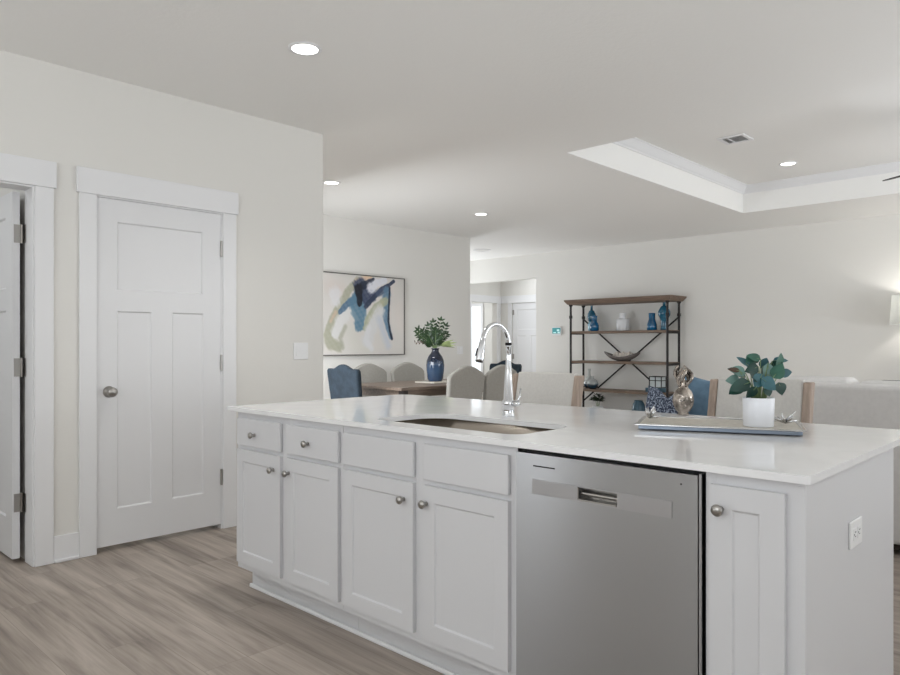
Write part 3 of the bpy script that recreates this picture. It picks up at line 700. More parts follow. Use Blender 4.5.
# ------------------------------------------------------------------ living area
sofa = thing('sofa', 'large off-white fabric sofa seen from behind, right of the island', 'sofa', (-0.72, 5.1, 0))
def cushion_box(name, x0, x1, y0, y1, z0, z1, bev, parent, m): return build(name, B((x0, x1, y0, y1, z0, z1)), m, parent, bevel=bev, seg=4, smooth=True)
build('back', B((-0.96, 1.1, -0.46, -0.26, 0.06, 0.965)), M['sofa_fabric'], sofa, bevel=0.03, seg=4)
build('seat_base', B((-0.96, 1.1, -0.26, 0.46, 0.06, 0.42)), M['sofa_fabric'], sofa, bevel=0.02, seg=3)
for x0, x1 in ((-0.95, -0.48), (-0.46, 0.3), (0.32, 1.08)):
    zt = 0.995 if x0 < -0.4 and x1 < 0 else 0.98
    cushion_box('back_cushion', x0, x1, -0.34, -0.1, 0.5, zt, 0.05, sofa, M['sofa_fabric'])
for x0, x1 in ((-0.9, 0.05), (0.07, 1.04)):
    cushion_box('seat_cushion', x0, x1, -0.24, 0.46, 0.42, 0.56, 0.04, sofa, M['sofa_fabric'])
for sx, sy in ((-0.9, -0.4), (1.04, -0.4), (-0.9, 0.4), (1.04, 0.4)):
    build('foot', B((sx - 0.03, sx + 0.03, sy - 0.03, sy + 0.03, 0, 0.06)), M['dark_wood'], sofa)
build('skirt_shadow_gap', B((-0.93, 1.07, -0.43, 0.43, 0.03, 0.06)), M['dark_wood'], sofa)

ac = thing('armchair', 'low grey armchair behind the island holding two blue pillows', 'armchair', (-2.2, 4.70, 0))
build('seat', B((-0.36, 0.36, -0.25, 0.36, 0.12, 0.475)), M['grey_fabric'], ac, bevel=0.03)
build('backrest', B((-0.36, 0.36, -0.36, -0.25, 0.12, 0.66)), M['grey_fabric'], ac, bevel=0.03)
for sx in (-1, 1): build('arm', B((sx * 0.40 - 0.05, sx * 0.40 + 0.05, -0.36, 0.36, 0.12, 0.6)), M['grey_fabric'], ac, bevel=0.03)
for sx in (-1, 1):
    for sy in (-1, 1): build('leg', LA([(0.015, 0), (0.022, 0.13)], 10), M['dark_wood'], ac, loc=(sx * 0.33, sy * 0.3, 0))

def pillow(label, loc, rot, size, thick, m, chop=0.0):
    n = 18; bm = bmesh.new(); gr = {}
    for s in (0, 1):
        for i in range(n + 1):
            for j in range(n + 1):
                u, v = 2 * i / n - 1, 2 * j / n - 1
                if s == 1 and (i in (0, n) or j in (0, n)): gr[(1, i, j)] = gr[(0, i, j)]; continue
                # concave sides, puffed middle, corners stay out; a chop dents the top edge
                k = 1 - 0.07 * (1 - abs(v) ** 2) * abs(u) ** 3; k2 = 1 - 0.07 * (1 - abs(u) ** 2) * abs(v) ** 3
                x, z = u * k * size / 2, v * k2 * size / 2
                z -= chop * size * max(0, (v + 0.2) / 1.2) ** 1.5 * math.exp(-(u / 0.32) ** 2)
                t = thick / 2 * ((1 - u * u) * (1 - v * v)) ** 0.42
                t *= 1 - 0.5 * min(1, chop * 4) * math.exp(-(u / 0.25) ** 2) * max(0, (v + 0.4) / 1.4)
                gr[(s, i, j)] = bm.verts.new((x, (-t if s == 0 else t), z))
    for s in (0, 1):
        for i in range(n):
            for j in range(n):
                q = [gr[(s, i, j)], gr[(s, i + 1, j)], gr[(s, i + 1, j + 1)], gr[(s, i, j + 1)]]
                bm.faces.new(q if s == 0 else q[::-1])
    o = build('throw_pillow', bm, m, smooth=True); o.location = loc; o.rotation_euler = rot
    return tag(o, label, 'pillow')
pillow('dark navy speckled throw pillow with a dented top, left of the mirrored ornament', (-2.326, 4.60, 0.715), (R(-8), R(4), R(-12)), 0.36, 0.12, M['navy_pattern'], 0.15)
pillow('plain denim-blue throw pillow, right of the mirrored ornament', (-2.14, 4.84, 0.74), (R(-10), R(12), R(16)), 0.44, 0.13, M['denim'], 0.0)

# shelving unit on the far wall
SX, SY = -5.43, 9.40
et = thing('shelving_unit', 'open shelving unit of weathered wood and dark metal against the far wall', 'shelf', (SX, SY, 0))
hw, hd = 0.803, 0.18
topb = bmesh.new()
for (e0, e1, z0, z1) in ((0.035, 0.05, 1.815, 1.83), (0.05, 0.082, 1.83, 1.872), (0.082, 0.082, 1.872, 1.888)):
    v = [[topb.verts.new((sx * (hw + e), sy * (hd + e * 0.8) + 0.0, z)) for sx, sy in ((-1, -1), (1, -1), (1, 1), (-1, 1))] for e, z in ((e0, z0), (e1, z1))]
    for i in range(4):
        j = (i + 1) % 4; topb.faces.new((v[0][i], v[0][j], v[1][j], v[1][i]))
    topb.faces.new(v[0][::-1]); topb.faces.new(v[1])
build('top', topb, M['shelf_wood'], et)
SHZ = (0.08, 0.52, 0.95, 1.405)
for z in SHZ: build('shelf', B((-hw - 0.01, hw + 0.01, -hd, hd, z - 0.036, z)), M['shelf_wood'], et, bevel=0.003)
for sx in (-1, 1):
    for sy in (-1, 1):
        build('post', LA([(0.017, 0), (0.017, 1.60), (0.026, 1.605), (0.026, 1.645), (0.017, 1.65), (0.017, 1.785), (0.03, 1.8), (0.03, 1.815)], 14), M['iron'], et, smooth=False, loc=(sx * hw, sy * (hd - 0.003), 0))
    for z in SHZ: build('side_rail', B((sx * hw - 0.013, sx * hw + 0.013, -hd, hd, z - 0.05, z - 0.012)), M['iron'], et)
build('cross_brace', T([(-hw, hd, 1.6), (hw, hd, 0.31)], 0.0125, 8), M['iron'], et)
build('cross_brace', T([(hw, hd + 0.004, 1.6), (-hw, hd + 0.004, 0.31)], 0.0125, 8), M['iron'], et)
build('brace_boss', LA([(0.03, 0), (0.03, 0.02)], 16), M['iron'], et, loc=(0, hd + 0.005, 0.955), rot=(R(90), 0, 0))

def turned(name, label, cat, loc, prof, m, group=None, seg=28):
    o = build(name, LA(prof, seg), m, smooth=True); o.location = loc
    return tag(o, label, cat, group)
z1 = 1.4052
tv = thing('glass_vase', 'tall teal bottle vase with a pale base at the left end of the upper shelf', 'vase', (-6.0, 9.45, z1))
build('base', LA([(0.045, 0), (0.055, 0.02), (0.058, 0.1), (0.045, 0.15)], 24), M['pale_blue'], tv, smooth=True)
build('bulb', LA([(0.03, 0.145), (0.05, 0.16), (0.068, 0.22), (0.06, 0.275), (0.04, 0.305), (0.045, 0.315), (0.02, 0.325), (0.016, 0.385), (0.02, 0.395)], 24), M['deep_teal'], tv, smooth=True)
VP = [(0.05, 0), (0.068, 0.012), (0.07, 0.09), (0.055, 0.125), (0.042, 0.14), (0.042, 0.225), (0.047, 0.235)]
turned('glass_vase', 'short blue glass vase beside the tall bottle at the left of the upper shelf', 'vase', (-5.88, 9.34, z1), VP, M['teal_glass'])
turned('ceramic_jar', 'white ceramic jar in the middle of the upper shelf', 'jar', (-5.43, 9.4, z1), [(0.09, 0), (0.096, 0.008), (0.096, 0.16), (0.088, 0.175), (0.052, 0.178), (0.05, 0.19), (0.054, 0.26), (0.05, 0.265)], M['ceramic'])
turned('glass_vase', 'short blue glass vase toward the right of the upper shelf', 'vase', (-4.955, 9.4, z1), [(0.065, 0), (0.073, 0.012), (0.07, 0.085), (0.05, 0.145), (0.045, 0.165), (0.048, 0.245), (0.046, 0.25)], M['teal_glass'])
turned('stoneware_vase', 'tall mottled teal vase with swollen middle at the right end of the upper shelf', 'vase', (-4.765, 9.4, z1), [(0.055, 0), (0.05, 0.03), (0.045, 0.13), (0.06, 0.17), (0.085, 0.215), (0.085, 0.265), (0.06, 0.315), (0.045, 0.34), (0.022, 0.348), (0.019, 0.385), (0.024, 0.395)], M['deep_teal'])
# boat bowl with driftwood
z2 = 0.9502
bb = bmesh.new(); rows = []
n = 20
for i in range(n + 1):
    t = i / n * 2 - 1; x = t * 0.3
    w = 0.085 * (1 - abs(t) ** 2.2) + 0.004; zb = 0.012 + 0.12 * abs(t) ** 2.4; zt = max(zb + 0.006, 0.075 + 0.085 * abs(t) ** 1.6)
    ring = []
    for k in range(9):
        a = PI * k / 8; ring.append(bb.verts.new((x, -w * math.cos(a), zt - (zt - zb) * math.sin(a))))
    for k in range(8, -1, -1):
        a = PI * k / 8; ring.append(bb.verts.new((x, -(w - 0.006) * math.cos(a) if w > 0.01 else 0, zt - (zt - zb - 0.006) * math.sin(a) if zt - zb > 0.012 else zt)))
    rows.append(ring)
for a, b in zip(rows, rows[1:]):
    for k in range(18):
        j = (k + 1) % 18; bb.faces.new((a[k], a[j], b[j], b[k]))
for v in bb.verts: v.co.z = max(v.co.z - 0.012, 0)
bw = build('boat_bowl', bb, M['bowl'], smooth=True); bw.location = (-5.43, 9.38, z2)
tag(bw, 'long grey boat-shaped bowl holding driftwood on the middle shelf', 'bowl')
dr = bmesh.new(); r_ = random.Random(4)
for i in range(6):
    x = -0.17 + 0.05 * i; tube(dr, [(x, -0.02, 0.045), (x + 0.03, 0.0, 0.10 + 0.02 * (i % 2)), (x + 0.075, 0.015, 0.115 + 0.02 * ((i + 1) % 2)), (x + 0.10, -0.03, 0.06)], [0.012, 0.018, 0.016, 0.008], 8)
d_ = build('driftwood', dr, M['drift'], smooth=True); d_.location = (-5.42, 9.38, z2)
tag(d_, 'pale driftwood lying in the boat-shaped bowl', 'driftwood')
z3 = 0.5202
turned('glazed_vase', 'grey bottle vase with dark teal foot, taller of the pair on the lower shelf', 'vase', (-6.05, 9.46, z3), [(0.055, 0), (0.085, 0.03), (0.09, 0.08), (0.06, 0.14), (0.025, 0.19), (0.018, 0.26), (0.024, 0.3)], M['ombre'])
turned('glazed_vase', 'squat grey vase with dark teal foot, shorter of the pair on the lower shelf', 'vase', (-5.915, 9.34, z3), [(0.05, 0), (0.082, 0.03), (0.09, 0.08), (0.07, 0.13), (0.03, 0.155), (0.018, 0.175), (0.022, 0.195)], M['ombre'])
gb = thing('glass_box', 'metal-framed glass box at the right of the lower shelf', 'box', (-4.845, 9.36, z3))
build('tray', B((-0.14, 0.11, -0.1, 0.1, 0, 0.06)), M['slate_vase'], gb, bevel=0.003)
fr = bmesh.new(); q = 0.005
for x in (-0.092, 0.0, 0.092):
    for y in (-0.07, 0.07): box(fr, x - q, x + q, y - q, y + q, 0.06, 0.225)
for z in (0.066, 0.165, 0.22):
    for y in (-0.07, 0.07): box(fr, -0.097, 0.097, y - q, y + q, z - q, z + q)
    for x in (-0.092, 0.092): box(fr, x - q, x + q, -0.07, 0.07, z - q, z + q)
build('frame', fr, M['iron'], gb)
build('glass', B((-0.088, 0.088, -0.065, 0.065, 0.07, 0.216)), M['glass'], gb)
z4 = 0.0802
turned('slate_vase', 'dark slate-blue tapered vase on the bottom shelf, half hidden by the worktop', 'vase', (-5.145, 9.36, z4), [(0.06, 0), (0.1, 0.05), (0.105, 0.14), (0.085, 0.25), (0.06, 0.29), (0.06, 0.305)], M['slate_vase'])
sp = thing('potted_plant', 'small bushy green plant on the bottom shelf of the shelving unit', 'plant', (-5.846, 9.38, z4))
build('pot', LA([(0.06, 0), (0.075, 0.02), (0.085, 0.17), (0.08, 0.18), (0.07, 0.165)], 20), M['ceramic'], sp, smooth=True)
f_ = bmesh.new(); r_ = random.Random(9)
for i in range(150):
    th = r_.uniform(0, 2 * PI); ph = r_.uniform(0.2, 1.4); c = Vector((math.cos(th) * math.cos(ph), math.sin(th) * math.cos(ph), math.sin(ph))) * r_.uniform(0.02, 0.10) + Vector((0, 0, 0.245))
    leaf_blade(f_, c, (math.cos(th), math.sin(th), r_.uniform(-.2, 1)), (0, -0.3, 1), 0.06, 0.03, n=3)
build('foliage', f_, M['leaf_green'], sp, recalc=False)
s_ = bmesh.new()
for i in range(5): tube(s_, [(0.01 * i - 0.02, 0, 0.17), (0.02 * i - 0.04, 0.01 * (i % 2), 0.27)], 0.003, 5)
build('stem', s_, M['stem'], sp)

# thermostat
th = thing('thermostat', 'small square thermostat with teal screen on the far wall', 'thermostat', (-6.81, YF, 1.42))
build('case', B((-0.095, 0.095, -0.022, 0, -0.072, 0.072)), M['plastic'], th, bevel=0.006)
sc2 = build('screen', B((-0.082, 0.082, -0.0235, -0.0215, -0.04, 0.055)), M['screen'], th)
build('display_marks', B((0.01, 0.06, -0.0245, -0.0234, 0.0, 0.03), (-0.06, -0.005, -0.0245, -0.0234, -0.03, -0.015), (0.025, 0.07, -0.0245, -0.0234, -0.035, -0.01)), M['screen_light'], sc2)

# console table and lamp at the right edge
co = thing('console_table', 'dark-topped console table against the far wall under the lamp', 'table', (-1.2, 9.4, 0))
build('tabletop', B((-0.87, 0.6, -0.2, 0.2, 0.745, 0.78)), M['dark_wood'], co, bevel=0.003)
for sx in (-0.83, 0.56):
    for sy in (-0.16, 0.16): build('leg', B((sx - 0.02, sx + 0.02, sy - 0.02, sy + 0.02, 0, 0.745)), M['dark_wood'], co)
la = thing('table_lamp', 'table lamp with white drum shade at the right edge', 'lamp', (-1.72, 9.4, 0.78))
build('base', LA([(0.085, 0), (0.085, 0.012), (0.05, 0.03), (0.08, 0.12), (0.09, 0.24), (0.06, 0.4), (0.022, 0.48), (0.015, 0.56), (0.015, 0.72)], 28), M['ceramic'], la, smooth=True)
shd = LA([(0.25, 0.645), (0.225, 0.985)], 40, cap0=False, cap1=False); lathe(shd, [(0.246, 0.647), (0.221, 0.983)], 40, cap0=False, cap1=False)
build('shade', shd, M['shade'], la, smooth=True, recalc=False)
build('bulb', LA([(0.012, 0.72), (0.03, 0.77), (0.034, 0.8), (0.02, 0.83), (0.004, 0.838)], 16), M['bulb'], la, smooth=True)
pl = bpy.data.lights.new('lamp_glow', 'POINT'); pl.energy = 6; pl.color = (1, 0.97, 0.92); pl.shadow_soft_size = 0.04
po = bpy.data.objects.new('lamp_glow', pl); COL.objects.link(po); po.parent = la; po.location = (0, 0, 0.88)

# ------------------------------------------------------------------ dining area
TXc, TYc = -5.7, 5.68
dt = thing('dining_table', 'long brown wooden dining table below the abstract painting', 'table', (TXc, TYc, 0))
build('tabletop', B((-0.48, 0.48, -0.93, 0.93, 0.735, 0.767)), M['table_wood'], dt, bevel=0.004)
build('apron', B((-0.43, 0.43, -0.86, -0.835, 0.66, 0.735), (-0.43, 0.43, 0.835, 0.86, 0.66, 0.735), (-0.43, -0.405, -0.835, 0.835, 0.66, 0.735), (0.405, 0.43, -0.835, 0.835, 0.66, 0.735)), M['table_wood'], dt)
for sx in (-1, 1):
    for sy in (-1, 1): build('leg', B((sx * 0.4 - 0.035, sx * 0.4 + 0.035, sy * 0.83 - 0.035, sy * 0.83 + 0.035, 0, 0.735)), M['dark_wood'], dt, bevel=0.004)

def camel(w, z0, zs, zt, hump):
    """back outline: shoulders at zs, central hump to zt"""
    pts = [(-w / 2 + 0.03, z0), (-w / 2, zs - 0.06), (-w / 2, zs - 0.015), (-w / 2 + 0.02, zs)]
    n = 24
    for i in range(n + 1):
        t = i / n * 2 - 1
        x = t * (w / 2 - 0.04); k = max(0.0, 1 - abs(x) / hump)
        pts.append((x, zs + (zt - zs) * (0.5 - 0.5 * math.cos(PI * k)) ** 0.7))
    pts += [(w / 2 - 0.02, zs), (w / 2, zs - 0.015), (w / 2, zs - 0.06), (w / 2 - 0.03, z0)]
    return pts
def make_chair(label, loc, rz, fabric, back, group, piping=None):
    t = thing('dining_chair', label, 'chair', loc, rz, group)
    build('seat', pad(bmesh.new(), 0.5, 0.46, 0.11, 0.38, 0.05, 0, 0.02), fabric, t, bevel=0.02, seg=3)
    bm = prism(bmesh.new(), back, 1, -0.03, 0.03)
    for v in bm.verts: v.co.y += -0.20 - (v.co.z - 0.4) * 0.12
    b = build('backrest', bm, fabric, t, bevel=0.02, seg=3)
    for sx in (-1, 1):
        build('leg', T([(sx * 0.2, 0.2, 0.39), (sx * 0.205, 0.205, 0.0)], [0.024, 0.015], 8), M['dark_wood'], t)
        build('leg', T([(sx * 0.19, -0.19, 0.39), (sx * 0.2, -0.27, 0.0)], [0.024, 0.016], 8), M['dark_wood'], t)
    return t, b
BL = camel(0.5, 0.40, 0.955, 1.0, 0.145); BE = camel(0.54, 0.40, 0.885, 0.98, 0.29)
g1, g2 = 'blue host chairs at the dining table', 'beige chairs along the dining table'
h1, _ = make_chair('blue velvet dining chair at the near head of the table, seen from behind', (TXc, 4.665, 0), 0, M['blue_fabric'], BL, g1)
dup(h1, 'blue velvet dining chair at the far head, mostly hidden behind a beige chair', (TXc, 6.71, 0), R(180))
b1, _ = make_chair('beige dining chair on the near side, just left of the faucet', (-5.21, 5.42, 0), R(90), M['beige_fabric'], BE, g2)
dup(b1, 'beige dining chair on the near side, directly behind the faucet column', (-5.21, 5.99, 0), R(90))
dup(b1, 'beige dining chair on the wall side, nearest the near blue chair', (-6.19, 5.34, 0), R(-90))
dup(b1, 'beige dining chair on the wall side, just left of the blue vase', (-6.19, 5.97, 0), R(-90))
# runner, vase, greenery
rn = build('table_mat', B((-0.15, 0.15, -0.2, 0.2, 0, 0.012)), M['runner'], bevel=0.004); rn.location = (TXc, TYc + 0.05, 0.767)
tag(rn, 'cream mat under the blue vase on the dining table', 'mat')
vs = build('flower_vase', LA([(0.07, 0), (0.082, 0.004), (0.09, 0.03), (0.1, 0.12), (0.104, 0.19), (0.1, 0.235), (0.08, 0.285), (0.05, 0.325), (0.04, 0.345), (0.042, 0.37), (0.05, 0.378), (0.046, 0.38), (0.036, 0.365), (0.034, 0.34)], 36, cap1=False), M['vase_blue'], smooth=True)
vs.location = (TXc, TYc + 0.03, 0.779)
tag(vs, 'blue glazed vase on the dining table', 'vase')
gr = thing('greenery_bunch', 'bunch of green leafy stems standing in the blue vase', 'plant', (TXc, TYc + 0.03, 1.1))
lf, lf2, st = bmesh.new(), bmesh.new(), bmesh.new(); r_ = random.Random(21)
def frond(bm, a_deg, lift, L_, back, leafL, leafW, n, cap=None):
    d0 = right * math.cos(R(a_deg)) + up * math.sin(R(a_deg)) + fwd * back
    pts = []; p = Vector((0, 0, 0.02)); d = up * 1.0 + d0 * 0.15
    for i in range(n + 1):
        pts.append(p.copy()); d = (d * 0.72 + d0.normalized() * 0.36).normalized(); p = p + d * (L_ / n)
    tube(st, pts, [0.004 * (1 - 0.7 * i / n) for i in range(n + 1)], 5)
    for i in range(max(1, n // 3), n + 1):
        tdir = (pts[i] - pts[i - 1]).normalized(); sd = tdir.cross(fwd).normalized()
        for s in (-1, 1):
            leaf_blade(bm, pts[i], tdir * 0.75 + sd * s + fwd * r_.uniform(-.5, .5), -fwd + up * 0.4, leafL * r_.uniform(0.8, 1.2), leafW, n=3, tip=0.7)
    leaf_blade(bm, pts[-1], (pts[-1] - pts[-2]), -fwd + up * 0.4, leafL, leafW, n=3, tip=0.7)
for a_, L_, bk_ in ((95, 0.36, 0), (78, 0.39, 0.1), (108, 0.33, -0.2), (62, 0.34, -0.1), (130, 0.3, 0.2), (145, 0.3, -0.1), (50, 0.26, 0.3), (88, 0.28, -0.5), (118, 0.24, -0.4), (70, 0.24, -0.4), (150, 0.24, 0.1), (100, 0.3, 0.5), (138, 0.34, 0.0)):
    frond(lf, a_, 0, L_ * 0.92, bk_, 0.06, 0.026, 9)
for a_, L_, bk_ in ((18, 0.27, 0), (8, 0.25, -0.2), (30, 0.24, 0.2), (0, 0.24, 0.1)):
    d0 = right * math.cos(R(a_)) + up * math.sin(R(a_)) + fwd * bk_
    tube(st, [(0, 0, 0.02), right * 0.015 + up * 0.07, right * 0.06 + up * 0.09 + d0 * 0.02], 0.003, 5)
    leaf_blade(lf2, right * 0.05 + up * 0.085, d0, up - fwd * 0.6, L_ * 0.75, 0.05, curl=0.15, n=5, tip=0.7)
tw = bmesh.new()
tube(tw, [(0, 0, 0.03), -right * 0.03 + up * 0.1, -right * 0.12 + up * 0.125, -right * 0.24 + up * 0.12], [0.003, 0.003, 0.0025, 0.002], 5)
for i in range(8):
    x = 0.1 + 0.018 * i
    leaf_blade(tw, -right * x + up * 0.124, -right * 0.6 + up * (1 if i % 2 else -1), -fwd, 0.03, 0.018, n=2)
build('foliage', lf, M['leaf_green'], gr, recalc=False); build('broad_leaf', lf2, M['leaf_light'], gr, recalc=False)
build('stem', st, M['stem'], gr, smooth=True); build('twig', tw, M['twig'], gr, recalc=False)

# ------------------------------------------------------------------ painting
def painting():
    PY0, PY1, PZ0_, PZ1_ = 4.82, 6.285, 1.065, 2.065
    root = thing('abstract_painting', 'large framed abstract painting in blue, grey and olive on the dining wall', 'painting', (XD, (PY0 + PY1) / 2, PZ0_))
    W, Hh = PY1 - PY0, PZ1_ - PZ0_
    nx, nz = 210, 150
    def conv(px, py):      # sketch coordinates -> metres on the canvas
        tx_ = (px - 25) / 578; top = 45 + 55 * tx_
        return ((5.007 - PY0) + tx_ * (PY1 - 5.007), (1 - (py - top) / (640 - top)) * Hh)
    X, Z = np.meshgrid(np.linspace(0, W, nx + 1), np.linspace(0, Hh, nz + 1))
    def wav(f, s): return np.sin(X * f * 1.3 + Z * f + s) * 0.5 + np.sin(X * f * 0.7 - Z * f * 1.9 + s * 2.1) * 0.3 + np.sin(X * f * 3.1 + Z * f * 2.7 + s * 3.3) * 0.2
    img = np.ones((nz + 1, nx + 1, 3)) * np.array([206, 202, 197.])
    img += wav(6, 0.4)[..., None] * np.array([3, 2, 2]) 
    def stroke(pts, w0, w1, rgb, soft=0.4, alpha=1.0, seed=0):
        P = [conv(*p) for p in pts]; best = np.full(X.shape, 9.0)
        tot = len(P) - 1
        for i in range(tot):
            (x0, z0), (x1, z1) = P[i], P[i + 1]
            dx, dz = x1 - x0, z1 - z0; l2 = dx * dx + dz * dz + 1e-9
            t = np.clip(((X - x0) * dx + (Z - z0) * dz) / l2, 0, 1)
            d = np.hypot(X - x0 - t * dx, Z - z0 - t * dz)
            w = (w0 + (w1 - w0) * (i + t) / tot) / 420. * Hh * 0.5 * 1.2
            ang = math.atan2(dz, dx)
            cross = (X - x0) * -math.sin(ang) + (Z - z0) * math.cos(ang)
            rag = 1 + 0.16 * wav(30, seed) + 0.05 * np.sin(cross * 150 + seed)
            best = np.minimum(best, d / (w * rag))
        a = np.clip((1 - best) / soft, 0, 1) * alpha
        a *= 0.9 + 0.1 * wav(60, seed + 1)
        img[:] = img * (1 - a[..., None]) + np.array(rgb, float) * a[..., None]
    stroke([(60, 150), (120, 170)], 110, 120, (207, 195, 188), 1.0, 0.7, 1)
    stroke([(560, 300), (570, 420)], 90, 90, (210, 202, 196), 1.0, 0.6, 2)
    stroke([(250, 105), (190, 170), (120, 290), (70, 400), (40, 500), (60, 560), (110, 580)], 40, 62, (160, 160, 140), 0.4, 0.9, 3)
    stroke([(240, 120), (285, 95), (340, 80)], 46, 36, (218, 188, 160), 0.7, 0.95, 4)
    stroke([(95, 330), (60, 400)], 26, 20, (205, 178, 155), 0.8, 0.7, 5)
    stroke([(90, 200), (95, 250)], 80, 70, (212, 211, 212), 0.5, 0.9, 6)
    stroke([(190, 320), (130, 390), (95, 480)], 70, 60, (211, 210, 208), 0.4, 1, 7)
    stroke([(200, 470), (230, 580), (330, 600)], 110, 90, (204, 202, 194), 0.8, 0.9, 8)
    stroke([(160, 440), (125, 520), (145, 590)], 30, 28, (163, 163, 147), 0.7, 0.8, 9)
    stroke([(125, 330), (175, 275), (225, 240), (260, 215)], 26, 60, (86, 112, 136), 0.3, 1, 10)
    stroke([(250, 270), (262, 340), (262, 430)], 110, 62, (88, 122, 144), 0.3, 1, 11)
    stroke([(215, 340), (240, 380)], 34, 30, (120, 144, 158), 0.6, 0.8, 12)
    stroke([(270, 150), (310, 220), (350, 210)], 95, 70, (58, 68, 92), 0.35, 1, 13)
    stroke([(290, 140), (345, 115), (365, 95)], 46, 20, (38, 44, 60), 0.35, 1, 14)
    stroke([(255, 165), (262, 220), (262, 275)], 54, 30, (24, 27, 36), 0.3, 1, 15)
    stroke([(345, 160), (385, 125), (450, 108)], 60, 40, (214, 215, 222), 0.4, 1, 16)
    stroke([(310, 290), (370, 225), (430, 165), (485, 140), (522, 112)], 30, 18, (48, 58, 80), 0.35, 1, 17)
    stroke([(400, 200), (470, 165)], 44, 36, (70, 84, 108), 0.5, 0.9, 18)
    stroke([(468, 190), (462, 280), (455, 360), (475, 450), (500, 520)], 58, 26, (92, 122, 146), 0.35, 1, 19)
    stroke([(455, 255), (385, 300), (330, 375), (305, 450)], 50, 34, (166, 170, 146), 0.4, 1, 20)
    stroke([(440, 262), (380, 330), (330, 400)], 30, 20, (178, 176, 148), 0.7, 0.8, 21)
    stroke([(490, 160), (484, 300), (480, 400), (492, 470), (508, 530)], 12, 16, (26, 34, 50), 0.4, 1, 22)
    stroke([(410, 330), (360, 430), (320, 540)], 80, 80, (206, 206, 206), 0.5, 1, 23)
    stroke([(415, 390), (440, 480), (480, 580)], 66, 50, (188, 193, 202), 0.8, 0.9, 24)
    stroke([(330, 450), (310, 540), (350, 600)], 40, 40, (212, 212, 214), 0.6, 0.9, 25)
    bm = bmesh.new(); me = bpy.data.meshes.new('canvas')
    verts = [(0.034, x - W / 2, z) for z in np.linspace(0.012, Hh - 0.012, nz + 1) for x in np.linspace(0.012, W - 0.012, nx + 1)]
    faces = [(j * (nx + 1) + i, j * (nx + 1) + i + 1, (j + 1) * (nx + 1) + i + 1, (j + 1) * (nx + 1) + i) for j in range(nz) for i in range(nx)]
    me.from_pydata(verts, [], faces); bm.free()
    ca = me.color_attributes.new('paint', 'FLOAT_COLOR', 'POINT')
    c = np.clip(img, 0, 255) / 255; c = np.where(c <= 0.04045, c / 12.92, ((c + 0.055) / 1.055) ** 2.4)
    # seen under soft light the pigments sit a little above what the eye reads
    c = np.clip(c * 1.12, 0, 0.84)
    ca.data.foreach_set('color', np.concatenate([c.reshape(-1, 3), np.ones((c.shape[0] * c.shape[1], 1))], 1).ravel())
    m = mat('paint_on_canvas', (200, 200, 200), 0.75, bump=0.1, bscale=120); nt = m.node_tree
    at = nt.nodes.new('ShaderNodeVertexColor'); at.layer_name = 'paint'; nt.links.new(at.outputs[0], nt.nodes['Principled BSDF'].inputs['Base Color'])
    link_mesh('canvas', me, m, root)
    build('backing', B((0.0, 0.033, -W / 2 + 0.012, W / 2 - 0.012, 0.012, Hh - 0.012)), M['canvas_edge'], root)
    build('frame', B((0, 0.045, -W / 2, -W / 2 + 0.012, 0, Hh), (0, 0.045, W / 2 - 0.012, W / 2, 0, Hh), (0, 0.045, -W / 2 + 0.012, W / 2 - 0.012, 0, 0.012), (0, 0.045, -W / 2 + 0.012, W / 2 - 0.012, Hh - 0.012, Hh)), M['frame_grey'], root)
painting()

# ------------------------------------------------------------------ switches, lights, vents
def wall_switch(label, x, y, z, w, h, rockers):
    t = thing('light_switch', label, 'switch', (x, y, z))
    build('cover_plate', B((0, 0.006, -w / 2, w / 2, -h / 2, h / 2)), M['plastic'], t, bevel=0.003)
    for c in rockers: build('rocker', prism(bmesh.new(), [(0.004, -0.034), (0.0125, -0.034), (0.0075, 0.034), (0.004, 0.034)], 1, c - 0.017, c + 0.017), M['plastic'], t)
    return t
wall_switch('white light switch on the beige wall right of the closed door', XL, 2.905, 1.153, 0.122, 0.12, (-0.026,))
wall_switch('small white switch plate on the dining wall right of the vase', XD, 7.39, 1.12, 0.115, 0.115, (-0.023, 0.023))

def downlight(label, x, y, z, r=0.068):
    t = thing('recessed_light', label, 'ceiling light', (x, y, z), 0, 'recessed ceiling lights')
    build('trim_ring', LA([(r + 0.018, 0), (r + 0.018, -0.004), (r + 0.002, -0.007), (r, -0.003)], 32, cap0=False, cap1=False), M['trim'], t, smooth=True)
    build('lens', LA([(r, -0.003), (r * 0.6, -0.004), (0.002, -0.004)], 32, cap0=False), M['lens'], t)
    l = bpy.data.lights.new('downlight', 'SPOT'); l.energy = 40; l.spot_size = R(125); l.spot_blend = 0.9; l.color = (1, 0.985, 0.96); l.shadow_soft_size = 0.06
    o = bpy.data.objects.new('downlight_beam', l); COL.objects.link(o); o.parent = t; o.location = (0, 0, -0.02)
    return t
downlight('lit recessed ceiling light nearest the camera, above the left wall doors', -3.091, 2.135, H)
downlight('lit recessed ceiling light near the end of the left wall', -5.466, 4.076, H)
downlight('lit recessed ceiling light over the far side of the dining area', -5.508, 6.283, H)
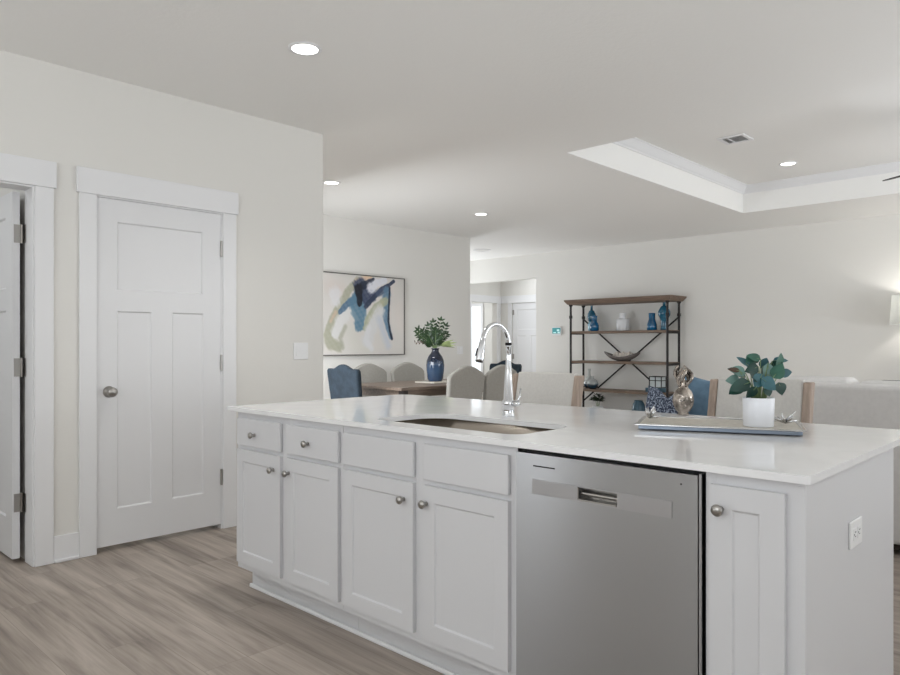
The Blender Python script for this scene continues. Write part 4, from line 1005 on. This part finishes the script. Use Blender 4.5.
downlight('lit recessed light inside the raised tray ceiling', -2.495, 7.601, HT)
sd = thing('ceiling_light', 'flat round unlit ceiling light near the hall opening', 'ceiling light', (-7.595, 8.688, H))
build('trim_ring', LA([(0.145, 0), (0.145, -0.006), (0.118, -0.009), (0.115, -0.004)], 32, cap0=False, cap1=False), M['plastic'], sd, smooth=True)
build('lens', LA([(0.115, -0.003), (0.06, -0.006), (0.002, -0.007)], 32, cap0=False), M['detector'], sd, smooth=True)
vt = thing('air_vent', 'square white air vent in the raised tray ceiling', 'vent', (-2.536, 6.35, HT))
q = 0.12
build('frame', B((-q, q, -q, -q + 0.03, -0.012, 0), (-q, q, q - 0.03, q, -0.012, 0), (-q, -q + 0.03, -q + 0.03, q - 0.03, -0.012, 0), (q - 0.03, q, -q + 0.03, q - 0.03, -0.012, 0)), M['trim'], vt, bevel=0.003)
build('duct', B((-q + 0.03, q - 0.03, -q + 0.03, q - 0.03, -0.003, -0.001)), M['duct'], vt)
sl = bmesh.new()
for i in range(8):
    y = -q + 0.038 + i * 0.0232
    prism(sl, [(y - 0.008, -0.011), (y + 0.008, -0.004), (y + 0.0095, -0.005), (y - 0.0065, -0.012)], 0, -q + 0.03, q - 0.03)
box(sl, -0.04, -0.03, -q + 0.03, q - 0.03, -0.0125, -0.004)
build('louvre', sl, M['trim'], vt)
# ceiling fan (one blade tip reaches into view)
fn = thing('ceiling_fan', 'ceiling fan under the raised tray, one dark blade tip showing at the right edge', 'fan', (-0.904, 6.53, HT))
build('downrod', LA([(0.07, 0), (0.06, -0.05), (0.014, -0.06), (0.014, -0.3)], 20), M['nickel'], fn, smooth=True)
build('motor', LA([(0.05, -0.29), (0.11, -0.32), (0.12, -0.42), (0.09, -0.46), (0.02, -0.48)], 28), M['nickel'], fn, smooth=True)
for k in range(3):
    bl = prism(bmesh.new(), rrect(0.1, 0.685, -0.055, 0.06, 0.03, 4), 2, -0.004, 0.004)
    build('blade', bl, M['dark_wood'], fn, loc=(0, 0, -0.45), rot=(R(-12), 0, R(146 + 120 * k)))
